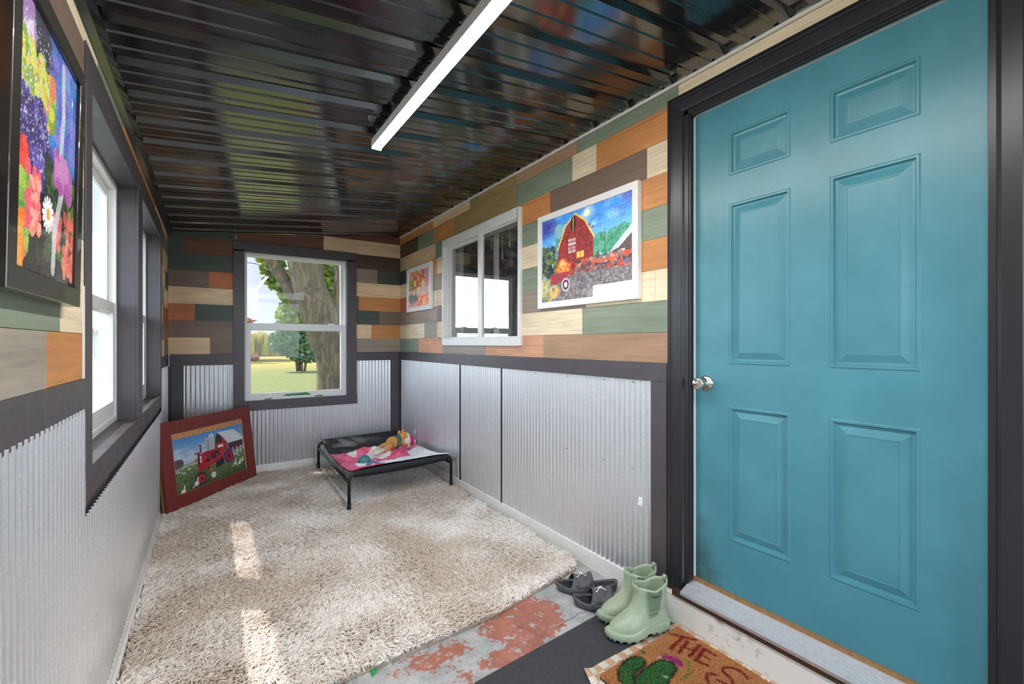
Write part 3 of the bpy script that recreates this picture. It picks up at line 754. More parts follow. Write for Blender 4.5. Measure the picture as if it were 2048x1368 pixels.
# --- barn picture on the house wall
def barn_art():
    A = Art(250, 176, (40, 110, 190)); A.grad((150, 215, 235), (50, 130, 215), .35, 1)
    for k in range(60):
        g = random.random(); A.ell(random.random(), random.uniform(.55, 1), random.uniform(.03, .09), random.uniform(.02, .07), random.choice([(90, 175, 230), (180, 225, 240), (70, 90, 180), (50, 140, 220)]), .35, .8)
    A.ell(.02, .9, .25, .15, (60, 40, 130), .7, .9); A.ell(.99, .98, .12, .1, (90, 80, 170), .7, .9)
    for r, al in ((.10, .25), (.05, .5), (.03, .9)): A.ell(.55, .93, r, r * 1.3, (255, 245, 200), al, .8)
    A.dabs(160, (.55, 1, .45, .66), .03, [(60, 140, 110), (90, 165, 130), (40, 120, 90)], .7, 11)
    A.dabs(140, (-.02, .24, .25, .66), .03, [(50, 70, 50), (30, 50, 60), (80, 100, 60), (130, 130, 60)], .8, 5)
    A.poly([(.18, .5), (.27, .5), (.27, .82), (.18, .82)], (90, 140, 150)); A.ell(.225, .82, .052, .09, (120, 170, 180))
    A.line([(.24, .5), (.30, .85)], .012, (150, 190, 200))
    B = [(.20, .28), (.62, .28), (.62, .66), (.53, .86), (.42, .965), (.31, .86), (.22, .62)]
    A.poly(B, (140, 44, 44)); A.dabs(220, (.22, .62, .3, .82), .012, [(120, 34, 40), (160, 60, 56), (96, 30, 38)], .6, 8)
    A.line([(.21, .60), (.31, .86), (.42, .965), (.53, .86), (.63, .65)], .008, (220, 190, 90)); A.ell(.40, .86, .03, .09, (40, 34, 28)); A.line([(.40, .78), (.40, .93)], .006, (190, 170, 90))
    for i, (vv, k) in enumerate(((.665, 5), (.62, 6), (.575, 4), (.535, 5))):      # white wall lettering, four short lines
        for j in range(k):
            x = .345 + j * (.085 / k); A.poly([(x, vv), (x + .011, vv), (x + .011, vv + .028), (x, vv + .028)], (222, 214, 208)); A.line([(x + .003, vv + .014), (x + .008, vv + .014)], .003, (140, 50, 50))
    A.ell(.28, .34, .11, .16, (240, 110, 50), .95, .9); A.ell(.27, .42, .05, .08, (255, 200, 110), .9, .9); A.dabs(40, (.2, .36, .24, .42), .015, [(250, 130, 60), (255, 170, 90), (225, 80, 50)], .7, 9)
    A.poly([(.44, .46), (.52, .46), (.52, .53), (.44, .53)], (240, 180, 80)); A.line([(.48, .45), (.48, .54)], .004, (150, 80, 40))
    A.poly([(.78, .42), (1, .36), (1, .66), (.86, .48)], (90, 76, 74)); A.poly([(.78, .44), (1, .69), (1, .60), (.87, .47)], (190, 205, 215)); A.poly([(.89, .40), (.93, .40), (.93, .45), (.89, .45)], (210, 210, 200))
    A.line([(.74, .40), (.74, .70)], .004, (50, 60, 60)); A.line([(.62, .44), (.80, .42)], .006, (70, 60, 60))
    A.dabs(300, (.42, 1, .24, .42), .02, [(110, 60, 66), (180, 80, 70), (130, 110, 110), (70, 60, 60), (200, 150, 130)], .8, 21)
    A.line([(.62, .38), (.85, .38)], .014, (215, 90, 60)); A.line([(.92, .40), (1, .41)], .02, (225, 80, 50))
    A.poly([(0, 0), (1, 0), (1, .27), (.4, .29), (0, .2)], (108, 104, 108)); A.dabs(500, (0, 1, 0, .27), .014, [(130, 126, 128), (84, 80, 86), (150, 140, 140), (100, 90, 90)], .7, 31)
    A.dabs(90, (0, .2, .05, .3), .03, [(190, 160, 90), (120, 140, 110), (170, 190, 170), (210, 170, 80)], .7, 33)
    A.line([(.13, .30), (.34, .31)], .022, (150, 48, 62)); A.poly([(.12, .2), (.2, .2), (.34, .28), (.34, .33), (.12, .33)], (150, 50, 66))
    A.ell(.31, .18, .052, .085, (70, 56, 66)); A.ring(.31, .18, .05, .08, .25, (200, 180, 190)); A.ell(.31, .18, .02, .03, (220, 200, 206)); A.ell(.16, .14, .03, .05, (60, 50, 56)); A.ring(.16, .14, .028, .045, .3, (190, 180, 170))
    A.ell(.19, .12, .06, .07, (215, 165, 90), .8, .8)
    A.speck(.07); return A
BR = basis((0, -1, 0), (1, 0, 0), (0, 0, 1))       # hangs on the house wall, faces the room
picture('framed_picture', (XR - .028, 2.313, 1.452), BR, 0.81, 0.575, .037, .028, M['white_frame'], barn_art(), M['print_glass'],
        'white-framed red barn picture beside the slider window', group='framed pictures on the walls')
def garden_art():
    A = Art(110, 96, (190, 150, 140)); A.grad((190, 130, 110), (200, 130, 160), .5, 1)
    A.dabs(500, (0, 1, 0, 1), .05, [(200, 110, 90), (215, 150, 160), (180, 160, 170), (150, 140, 160), (210, 170, 120)], .6, 3)
    A.dabs(60, (0, .4, .5, .75), .06, [(110, 130, 50), (150, 160, 60), (170, 70, 60)], .8, 5); A.dabs(40, (.3, .7, .6, .95), .06, [(220, 200, 90), (190, 60, 50), (230, 180, 120)], .8, 6)
    A.dabs(30, (.0, .5, .15, .35), .06, [(70, 110, 80), (90, 120, 120), (60, 80, 100)], .8, 8); A.dabs(60, (.5, 1, 0, .3), .05, [(225, 120, 70), (240, 170, 110), (200, 60, 90)], .8, 9)
    for k in range(6): A.line([(.45 + k * .09, .3), (.45 + k * .09, .5)], .01, (225, 210, 200))
    A.line([(.0, .5), (.6, .58)], .02, (110, 70, 60)); A.line([(.15, .62), (.45, .95), (.85, .7)], .016, (150, 60, 50)); A.speck(.06); return A
picture('framed_picture', (XR - .028, 4.62, 1.560), BR, 0.63, 0.45, .045, .028, M['white_frame'], garden_art(), M['print_glass'],
        'small white-framed pink garden picture by the room corner', group='framed pictures on the walls')
# --- floral picture on the outer wall
def floral_art():
    A = Art(150, 190, (24, 24, 36)); A.grad((20, 24, 30), (34, 34, 60))
    A.dabs(160, (.5, 1, .55, 1), .07, [(60, 110, 200), (90, 80, 190), (120, 150, 225), (40, 150, 200), (150, 120, 210)], .6, 2)
    A.dabs(50, (.0, .2, .8, 1), .06, [(200, 170, 205), (225, 200, 225), (150, 110, 170)], .8, 4)
    A.dabs(170, (0, .55, .62, .84), .05, [(160, 190, 50), (200, 210, 70), (120, 160, 50), (225, 200, 90), (220, 120, 80)], .85, 5)
    A.dabs(260, (0, .42, .34, .66), .035, [(70, 56, 130), (100, 84, 170), (40, 34, 80), (56, 44, 110)], .85, 6)
    A.dabs(500, (0, .5, .4, .95), .006, [(225, 225, 240), (200, 190, 230)], .9, 7)
    A.dabs(90, (.45, 1, .1, .5), .06, [(40, 60, 40), (90, 120, 50), (60, 90, 60), (30, 40, 50)], .8, 9)
    A.dabs(50, (0, .16, .34, .46), .05, [(225, 70, 50), (240, 110, 60), (200, 50, 60)], .95, 10)
    A.dabs(90, (0, .18, .08, .34), .05, [(120, 170, 60), (80, 140, 60), (160, 190, 80)], .9, 12)
    A.dabs(80, (.18, .36, .16, .40), .035, [(235, 110, 120), (240, 140, 110), (225, 90, 110), (245, 170, 160)], .95, 13)
    A.dabs(60, (.8, 1, .05, .36), .035, [(220, 110, 90), (200, 80, 90), (230, 140, 110)], .9, 14); A.dabs(30, (.6, .72, .15, .3), .03, [(215, 90, 100), (235, 130, 120)], .9, 15)
    A.dabs(40, (0, .14, .0, .2), .04, [(230, 150, 60), (240, 120, 50)], .9, 16)
    A.line([(.72, .95), (.74, .75), (.70, .55), (.73, .4), (.62, .22), (.60, .05)], .035, (205, 205, 215), .85, 1.2)
    A.dabs(30, (.6, .9, .42, .56), .06, [(170, 80, 160), (200, 130, 190)], .8, 18)
    for k in range(14):
        a = 2 * PI * k / 14; A.line([(.5, .265), (.5 + .085 * math.cos(a), .265 + .065 * math.sin(a))], .013, (240, 240, 242), 1, 1.2)
    A.ell(.5, .265, .03, .024, (225, 170, 60)); A.speck(.05); return A
tl = math.atan2(0.010, 0.575)
BL = basis((0, 1, 0), (-math.cos(tl), 0, math.sin(tl)), (math.sin(tl), 0, math.cos(tl)))
picture('framed_picture', (XL + .034, 1.052, 1.325), BL, 0.49, 0.578, .043, .034, M['pic_black'], floral_art(), M['print_glass'],
        'black-framed floral picture with a daisy, on the outer wall', group='framed pictures on the walls')
# --- red framed tractor picture leaning in the corner
def tractor_art():
    A = Art(230, 150, (120, 170, 215)); A.grad((206, 216, 228), (74, 140, 205), .45, 1)
    for k in range(40): A.ell(random.uniform(0, .5), random.uniform(.5, .8), .07, .04, (225, 228, 236), .25, .9)
    A.grad((52, 74, 40), (132, 146, 96), 0, .46); A.dabs(300, (0, 1, 0, .44), .02, [(70, 96, 50), (92, 112, 60), (56, 80, 46), (110, 124, 74)], .5, 3)
    A.poly([(0, .46), (.35, .46), (.30, .52), (0, .49)], (150, 165, 160)); A.dabs(30, (.0, .08, .5, .6), .03, [(110, 90, 96), (90, 76, 84)], .9, 4); A.line([(.04, .42), (.04, .55)], .004, (70, 56, 50))
    A.poly([(.25, .49), (.28, .57), (.305, .49)], (200, 90, 60)); A.line([(.0, .44), (.3, .47)], .006, (215, 215, 205))
    for x in (.02, .05, .09, .12, .17, .19, .86, .9): A.ell(x, .38 + .03 * math.sin(x * 40), .016, .014, (235, 235, 230)); A.ell(x + .01, .385 + .03 * math.sin(x * 40), .008, .01, (40, 40, 40))
    A.poly([(.42, .55), (.48, .55), (.48, .86), (.42, .86)], (168, 172, 176)); A.poly([(.48, .55), (.545, .55), (.545, .9), (.48, .9)], (190, 194, 198)); A.ell(.51, .9, .034, .05, (205, 208, 212)); A.ell(.45, .86, .03, .03, (176, 180, 184))
    A.line([(.455, .56), (.455, .85)], .004, (130, 134, 140)); A.line([(.505, .56), (.505, .88)], .004, (150, 154, 160))
    A.poly([(.545, .5), (.545, .68), (.57, .86), (.605, .93), (.66, .84), (.74, .68), (.74, .45)], (168, 52, 48)); A.poly([(.56, .74), (.575, .86), (.605, .92), (.65, .84), (.66, .72)], (60, 40, 36))
    A.poly([(.60, .94), (.86, .92), (.985, .74), (.985, .66), (.75, .67), (.67, .84)], (218, 222, 228)); A.poly([(.75, .66), (.985, .66), (.985, .46), (.75, .44)], (66, 40, 44)); A.line([(.75, .52), (.98, .56)], .01, (120, 40, 44))
    A.poly([(.59, .56), (.67, .57), (.67, .68), (.59, .67)], (235, 232, 226)); A.line([(.59, .61), (.67, .62)], .006, (160, 50, 48)); A.ell(.625, .6, .018, .02, (150, 44, 44))
    for v in (.44, .475, .51): A.line([(.80, v - .06), (1, v + .03)], .006, (222, 222, 226))
    for x in (.82, .88, .94): A.line([(x, .38), (x, .54)], .006, (222, 222, 226))
    R = (178, 26, 46); D = (40, 30, 40)
    A.poly([(.30, .60), (.42, .63), (.66, .63), (.69, .50), (.66, .40), (.44, .33), (.32, .30)], R); A.poly([(.40, .57), (.62, .58), (.62, .46), (.42, .44)], (90, 24, 40)); A.dabs(60, (.40, .64, .40, .57), .014, [(60, 20, 34), (205, 60, 74), (30, 24, 32)], .9, 6)
    A.line([(.31, .63), (.30, .30)], .012, D); A.line([(.27, .63), (.34, .64)], .014, (120, 30, 40)); A.line([(.345, .64), (.345, .74)], .012, (110, 30, 40)); A.ell(.345, .76, .018, .025, (130, 34, 44)); A.poly([(.29, .26), (.36, .30), (.33, .44), (.29, .40)], R)
    A.line([(.335, .56), (.335, .45)], .012, (230, 200, 200)); A.line([(.36, .37), (.64, .45)], .016, (198, 36, 56)); A.poly([(.54, .24), (.66, .28), (.66, .40), (.54, .36)], D)
    A.ell(.74, .40, .078, .165, (44, 40, 66)); A.ring(.74, .40, .078, .165, .12, (96, 104, 160)); A.ell(.745, .40, .053, .12, (186, 26, 56))
    for k in range(9): a = 2 * PI * k / 9; A.line([(.745, .40), (.745 + .05 * math.cos(a), .40 + .11 * math.sin(a))], .007, (120, 16, 40))
    A.ell(.745, .40, .018, .04, (50, 20, 30)); A.ell(.31, .15, .078, .125, (44, 44, 50)); A.ell(.325, .14, .048, .08, (180, 34, 54)); A.ell(.325, .14, .018, .03, (60, 24, 32))
    def goose(x, y, s_):
        A.ell(x, y, .028 * s_, .04 * s_, (228, 226, 214)); A.line([(x + .01, y + .02), (x + .02 * s_, y + .1 * s_)], .008 * s_, (232, 230, 220)); A.line([(x - .02, y - .02), (x - .05 * s_, y - .05 * s_)], .008, (210, 206, 190)); A.line([(x + .02 * s_, y + .1 * s_), (x + .035 * s_, y + .095 * s_)], .006, (220, 140, 60))
    goose(.075, .03, 1); goose(.25, .085, 1.1); goose(.83, .20, .9); goose(.90, .18, .9); goose(.95, .22, .8)
    A.ell(.49, .13, .035, .06, (222, 218, 200)); A.ell(.45, .26, .03, .035, (180, 90, 40)); A.ell(.425, .29, .014, .03, (40, 34, 30)); A.ell(.47, .24, .012, .02, (200, 60, 40))
    A.speck(.03); return A
bl = Vector((-0.249, 4.007, 0)); br = Vector((0.352, 4.735, 0)); ex = (br - bl).normalized(); nrm = Vector((ex.y, -ex.x, 0))
lean = math.atan2(0.075, 0.63)
ez = Vector((0, 0, 1)) * math.cos(lean) - nrm * math.sin(lean); ey = ez.cross(ex)
BT = basis(ex, ey, ez)
rf = empty('framed_picture', (bl.x, bl.y, 0.035), 0, 'red-framed tractor and barn picture leaning in the corner', 'picture', 'framed pictures leaning in the corner')
rf.rotation_mode = 'QUATERNION'; rf.rotation_quaternion = BT.to_quaternion()
FW, FH = 0.944, 0.637
frame_mesh(FW, FH, .095, .022, M['red_frame'], 'frame', rf)
m = MB()
for i in range(22): m.box(.09 + i * .035, .124 + i * .035, .0145, .022, .09, FH - .09)
m.build('board_backing', M['barnwood'], rf)
tractor_art().mesh('print', M['print'], (.11, .0135, .097), (FW - .22, 0, 0), (0, 0, FH - .237), rf)
for i, (dd, em, lb, ins) in enumerate(((.030, 'tan_wood_edge', 'tan-edged frame directly behind the red tractor picture', .006), (.055, 'dark_wood_edge', 'dark-edged frame hindmost of the leaning stack', .016))):
    f2 = empty('framed_picture', tuple(Vector((bl.x, bl.y, 0.035)) + ey * dd + ex * ins), 0, lb, 'picture', 'framed pictures leaning in the corner')
    f2.rotation_mode = 'QUATERNION'; f2.rotation_quaternion = BT.to_quaternion()
    frame_mesh(FW - 2 * ins - .01, FH - .012 - .006 * i, .08, .018, M[em], 'frame', f2)
    b = MB(); b.box(.07, FW - .1, .006, .012, .07, FH - .1); b.build('board_backing', M['barnwood'], f2)

# ------------------------------------------------------------------ ceiling light
lt = empty('led_strip_light', (.703, 1.095, zc(.703)), 0, 'long lit white strip light under the black ceiling', 'light')
def T(x, y, z): return (x - .763, y - 1.28, z - zc(.763))
m = MB(); zt = zc(.763)
m.box(-.022, .022, -1.22, 1.22, -.062, -.034); m.box(-.0255, -.022, -1.22, 1.22, -.0735, -.034); m.box(.022, .0255, -1.22, 1.22, -.0735, -.034)
m.build('housing', M['white_frame'], lt, .003)
m = MB(); m.loft([[(.024 * math.cos(PI + PI * k / 10) * .9, y, -.062 + .020 * math.sin(PI + PI * k / 10)) for k in range(11)] for y in (-1.212, 1.212)], closed=False, cap0=True, cap1=True)
m.build('diffuser', M['led'], lt)
for y in (-1.222, 1.212): boxo('end_cap', M['white_frame'], (-.025, .025, y, y + .010, -.082, -.032), lt, .003)
for y in (-.9, .0, .9): boxo('mounting_clip', M['steel'], (-.024, .024, y - .012, y + .012, -.034, .004), lt)

# ------------------------------------------------------------------ fibres
def curves_obj(name, pts, radii, cols, mat, parent, P_):
    """pts (N,P,3) as one hair-curves object with a colour on every curve."""
    n = pts.shape[0]; hc = bpy.data.hair_curves.new(name); hc.add_curves([P_] * n)
    hc.position_data.foreach_set('vector', pts.reshape(-1).astype(np.float32))
    ra = hc.attributes.get('radius') or hc.attributes.new('radius', 'FLOAT', 'POINT'); ra.data.foreach_set('value', radii.reshape(-1).astype(np.float32))
    ca = hc.attributes.new('Col', 'FLOAT_COLOR', 'CURVE'); ca.data.foreach_set('color', np.concatenate([cols, np.ones((n, 1))], 1).reshape(-1).astype(np.float32))
    hc.materials.append(mat); o = bpy.data.objects.new(name, hc); COL.objects.link(o); o.parent = parent; return o
def vnoise(x, y, sc, seed):
    """Smooth value noise on arrays."""
    g = np.random.default_rng(seed); G = g.random((64, 64)); x = x * sc; y = y * sc
    xi = np.floor(x).astype(int); yi = np.floor(y).astype(int); fx = x - xi; fy = y - yi; fx = fx * fx * (3 - 2 * fx); fy = fy * fy * (3 - 2 * fy)
    a = G[yi % 64, xi % 64]; b = G[yi % 64, (xi + 1) % 64]; c_ = G[(yi + 1) % 64, xi % 64]; d = G[(yi + 1) % 64, (xi + 1) % 64]
    return (a * (1 - fx) + b * fx) * (1 - fy) + (c_ * (1 - fx) + d * fx) * fy
def fbm(x, y, sc, seed): return (vnoise(x, y, sc, seed) + .5 * vnoise(x, y, sc * 2.1, seed + 1) + .25 * vnoise(x, y, sc * 4.3, seed + 2)) / 1.75

rug = empty('shag_rug', (0.7, 3.2, 0.0), 0, 'cream and beige shaggy rug covering most of the floor', 'rug')
outline = [(-.275, 1.67), (.10, 1.695), (.357, 1.72), (.70, 1.735), (1.08, 1.765), (1.45, 1.835), (1.66, 1.88), (1.69, 1.92), (1.70, 2.4), (1.705, 4.82), (-.275, 4.84)]
m = MB(); m.loft([[(x - .7, y - 3.2, z) for x, y in outline] for z in (.001, .012)], cap0=True, cap1=True, smooth=False); m.build('backing', M['rug_back'], rug)
def in_poly(x, y, poly):
    r = np.zeros_like(x, bool); n = len(poly)
    for i in range(n):
        (x0, y0), (x1, y1) = poly[i], poly[(i + 1) % n]
        if y0 == y1: continue
        r ^= ((y0 > y) != (y1 > y)) & (x < (x1 - x0) * (y - y0) / (y1 - y0) + x0)
    return r
def rug_pile():
    N = 150000; x = RNG.uniform(-.275, 1.705, N); y = RNG.uniform(1.6, 4.84, N)
    keep = in_poly(x, y, outline) & (RNG.random(N) < np.clip(1.5 - (y - 1.6) / 3.2, .5, 1)); x, y = x[keep], y[keep]; n = len(x)
    ang = 2 * PI * fbm(x + 9, y + 9, 1.7, 3) * 2.2 + RNG.normal(0, .95, n) - 1.2
    Ln = RNG.uniform(.034, .052, n) * (0.8 + .4 * fbm(x + 5, y + 5, 7, 9)); ln = np.clip(RNG.normal(.62, .14, n), .25, .95)       # lean
    # tufts: nearby yarns share a clump centre
    cs = .030; cx = (np.floor(x / cs) + .5 + .5 * (vnoise(np.floor(x / cs), np.floor(y / cs), .37, 12) - .5)) * cs; cy = (np.floor(y / cs) + .5) * cs
    t = np.linspace(0, 1, 6)[None]; bend = t ** 1.5
    hx = np.cos(ang)[:, None]; hy = np.sin(ang)[:, None]; L = Ln[:, None]
    px = x[:, None] + hx * L * ln[:, None] * bend + (cx - x)[:, None] * .45 * t; py = y[:, None] + hy * L * ln[:, None] * bend + (cy - y)[:, None] * .45 * t
    pz = .010 + L * np.sqrt(1 - (ln[:, None] * .85) ** 2) * (t - .28 * t ** 3) + .0
    cur = RNG.normal(0, .005, (n, 2))[:, :, None] * np.sin(t * 5 + RNG.uniform(0, 6, n)[:, None])[:, None, :]
    px += cur[:, 0]; py += cur[:, 1]
    # where the dog bed and the frame press, and near walls, stay inside the room
    px = np.clip(px, -.278, 1.732); py = np.clip(py, 1.56, 4.862)
    pts = np.stack([px - .7, py - 3.2, pz], -1)
    rad = np.broadcast_to(np.array([.0020, .0024, .0025, .0024, .0021, .0010])[None], (n, 6)) * RNG.uniform(.8, 1.25, n)[:, None]
    f = fbm(x + 3, y + 2, 3.0, 21) + RNG.normal(0, .11, n); f = np.clip((f - .32) / .4, 0, 1)[:, None]
    c0 = np.array(L3(214, 198, 182)); c1 = np.array(L3(252, 246, 240)); cols = c0 * (1 - f) + c1 * f
    curves_obj('pile', pts, rad, cols, M['pile'], rug, 6)['kind'] = 'stuff'
rug_pile()
sc_ = MB(); sc_.loft([[(0, 0, .001), (.03, .01, .001), (.036, .03, .004), (.012, .028, .003)], [(0, 0, .003), (.03, .01, .004), (.036, .03, .007), (.012, .028, .006)]], cap0=True, cap1=True, smooth=False)
sc_.v = [(a, b, c) for a, b, c in sc_.v]; so = sc_.build('plastic_scrap', simple('green plastic', L3(40, 150, 80), 0.4)); so.location = (.50, 1.69, 0.0); so.rotation_euler = (0, 0, .4)
tag(so, 'tiny green plastic scrap at the rug edge', 'scrap')

# ------------------------------------------------------------------ mats by the door
mt = MB(); mp = [(.80, .40), (.775, 1.43), (.80, 1.455), (1.25, 1.492), (1.66, 1.53), (1.695, 1.52), (1.70, .40)]
mt.loft([[(x - 1.24, y - 1.0, z) for x, y in mp] for z in (.0, .006)], cap0=True, cap1=True, smooth=False)
mo = mt.build('floor_mat', M['rubber_mat'], None, .002); mo.location = (1.24, 1.0, 0.0005); tag(mo, 'plain dark grey rubber mat under the doormat', 'mat')

def on_mat():
    # checked cotton mat, quilted squares, curled at one corner
    A0, A1, B0, B1 = 1.135, 1.703, .42, 1.275; na, nb = 17, 25
    m = MB(); ss = 3
    ca = (L3(214, 172, 138), L3(232, 224, 210))
    def pt(a, b):
        x = A0 + (A1 - A0) * a / (na * ss); y = B0 + (B1 - B0) * b / (nb * ss)
        d = math.hypot(x - A0, y - B1); z = .0085 + .0018 * abs(math.sin(PI * a / ss)) * abs(math.sin(PI * b / ss)) + .024 * max(0, 1 - d / .075) ** 1.5
        x += .022 * max(0, 1 - d / .09); y -= .012 * max(0, 1 - d / .09)
        return (x, y, z)
    for a in range(na * ss):
        for b in range(nb * ss): m.face([pt(a, b), pt(a + 1, b), pt(a + 1, b + 1), pt(a, b + 1)], ca[(a // ss + b // ss) % 2], smooth=True)
    o = m.build('checked_mat', M['check']); tag(o, 'tan and white checked cloth mat edging out under the coir doormat', 'mat')
    md = o.modifiers.new('thick', 'SOLIDIFY'); md.thickness = .003; md.offset = -1
    # coir doormat
    dm = empty('doormat', (1.44, .82, .012), 0, 'orange coir doormat with cactus and red lettering THE', 'doormat')
    C0, C1, D0, D1 = 1.185, 1.665, .44, 1.236
    mb = MB(); mb.loft([[(C0 + .01 - 1.44, D0 - .82, z), (C1 - 1.44, D0 - .82, z), (C1 - 1.44, D1 - .82, z), (C0 - 1.44, D1 - .025 - .82, z)] for z in (.001, .008)], cap0=True, cap1=True, smooth=False); mb.build('backing', M['rubber_mat'], dm)
    N = 74000; x = RNG.uniform(C0, C1, N); y = RNG.uniform(D0 + .25, D1, N); k = y < D1 - .025 + .025 * (x - C0) / (C1 - C0); x, y = x[k], y[k]; n = len(x)
    base = np.array(L3(206, 146, 92)) * (.75 + .5 * RNG.random(n))[:, None]
    def stroke(pts, w, col, soft=.25):
        d = np.full(n, 9.)
        for (xa, ya), (xb, yb) in zip(pts[:-1], pts[1:]):
            dx, dy = xb - xa, yb - ya; t = np.clip(((x - xa) * dx + (y - ya) * dy) / (dx * dx + dy * dy + 1e-12), 0, 1); d = np.minimum(d, np.hypot(x - xa - t * dx, y - ya - t * dy))
        mk = (d + RNG.normal(0, w * soft, n)) < w; base[mk] = np.array(L3(*col)) * (.7 + .6 * RNG.random(mk.sum()))[:, None]
    def area(poly, cols):
        mk = in_poly(x + RNG.normal(0, .002, n), y + RNG.normal(0, .002, n), poly); q = np.array([L3(*c) for c in cols])[RNG.integers(len(cols), size=mk.sum())]; base[mk] = q * (.7 + .6 * RNG.random(mk.sum()))[:, None]
    RD = (150, 40, 30); GR = [(60, 130, 60), (40, 110, 56), (110, 150, 60), (50, 120, 80), (40, 70, 40)]
    stroke([(1.597, 1.219), (1.649, 1.140)], .007, RD); stroke([(1.622, 1.178), (1.522, 1.158)], .008, RD)                      # T
    stroke([(1.612, 1.150), (1.525, 1.126)], .007, RD); stroke([(1.634, 1.109), (1.545, 1.090)], .008, RD); stroke([(1.568, 1.138), (1.588, 1.100)], .006, RD)   # H
    stroke([(1.629, 1.086), (1.543, 1.063)], .008, RD); stroke([(1.629, 1.086), (1.632, 1.037)], .006, RD); stroke([(1.587, 1.073), (1.593, 1.040)], .006, RD); stroke([(1.543, 1.063), (1.557, 1.020)], .006, RD)  # E
    stroke([(1.618, .905), (1.629, .93), (1.629, .948), (1.618, .968), (1.604, .980), (1.588, .982), (1.575, .97), (1.570, .95), (1.562, .93), (1.545, .915), (1.53, .92), (1.52, .94), (1.522, .96)], .006, RD)   # S
    stroke([(1.538, .972), (1.533, .988), (1.516, .995), (1.496, .989), (1.482, .972), (1.47, .95)], .006, RD)                          # start of the second line
    c1 = [(1.215, 1.10), (1.222, 1.153), (1.255, 1.189), (1.304, 1.209), (1.351, 1.212), (1.378, 1.2), (1.383, 1.179), (1.369, 1.157), (1.348, 1.149), (1.312, 1.151), (1.285, 1.140), (1.262, 1.115), (1.25, 1.08)]
    c2 = [(1.25, 1.04), (1.265, 1.128), (1.337, 1.14), (1.412, 1.143), (1.441, 1.135), (1.459, 1.109), (1.447, 1.075), (1.409, 1.062), (1.36, 1.05), (1.30, 1.0)]
    area(c1, GR); area(c2, GR); stroke(c1 + c1[:1], .004, (54, 52, 34)); stroke(c2 + c2[:1], .004, (54, 52, 34))
    area([(1.444, 1.15), (1.472, 1.152), (1.497, 1.118), (1.485, 1.067), (1.457, 1.075), (1.462, 1.114)], [(180, 50, 120), (200, 80, 150), (160, 36, 100)]); area([(1.436, 1.160), (1.452, 1.156), (1.448, 1.142), (1.432, 1.148)], [(230, 210, 200)])
    stroke([(1.514, 1.087), (1.505, 1.067), (1.482, 1.049), (1.466, 1.033), (1.434, 1.033), (1.415, 1.031)], .006, (150, 140, 60), .6); area([(1.405, 1.213), (1.42, 1.213), (1.42, 1.198), (1.405, 1.198)], GR); area([(1.368, 1.079), (1.382, 1.077), (1.380, 1.066), (1.37, 1.066)], [(210, 220, 170)])
    ar = RNG.uniform(0, 2 * PI, n); ln = RNG.uniform(.002, .007, n); t = np.linspace(0, 1, 3)[None]
    p = np.stack([x[:, None] - 1.44 + np.cos(ar)[:, None] * ln[:, None] * t, y[:, None] - .82 + np.sin(ar)[:, None] * ln[:, None] * t, .007 + .010 * t * RNG.uniform(.6, 1, n)[:, None]], -1)
    curves_obj('coir_pile', p, np.broadcast_to(np.array([.0012, .0011, .0007])[None], (n, 3)).copy(), base, M['coir'], dm, 3)['kind'] = 'stuff'
on_mat()

# ------------------------------------------------------------------ boots
def foot_outline(t, zfrac=0.0, L=.285, W=.052):
    """Sole outline: t 0..1 round from the toe; returns x (toe forward), y half widths with a waist."""
    a = 2 * PI * t; cx = math.cos(a); sy = math.sin(a)
    x = (L / 2) * (abs(cx) ** .9) * (1 if cx >= 0 else -1)
    u = (x / L) + .5
    w = W * (0.80 + .26 * math.exp(-((u - .68) / .2) ** 2) - .10 * math.exp(-((u - .38) / .14) ** 2))
    y = w * (abs(sy) ** .78) * (1 if sy >= 0 else -1) + .006 * math.sin(PI * u) * (1 if True else 0)
    return x, y
def boot_ring(z, n=48, off=0.0):
    """Closed outline of the upper at height z above the ground."""
    zs = [.028, .045, .058, .070, .082, .095, .110, .130, .160, .205]
    fr = [.136, .134, .124, .104, .076, .052, .036, .022, .012, .014]
    bk = [-.134, -.136, -.136, -.135, -.133, -.131, -.130, -.132, -.136, -.140]
    wd = [.050, .052, .051, .049, .047, .0455, .044, .0435, .045, .047]
    f, b, w = (float(np.interp(z, zs, q)) for q in (fr, bk, wd)); r = []
    for k in range(n):
        a = 2 * PI * k / n; cx, sy = math.cos(a), math.sin(a); mid = (f + b) / 2; h = (f - b) / 2
        e = .9 if z < .09 else 1.0
        x = mid + (h + off) * (abs(cx) ** e) * (1 if cx >= 0 else -1)
        u = (x + .14) / .28; ww = w * (.84 + .2 * math.exp(-((u - .7) / .25) ** 2)) if z < .1 else w
        r.append((x, (ww + off) * (abs(sy) ** .85) * (1 if sy >= 0 else -1), z))
    return r
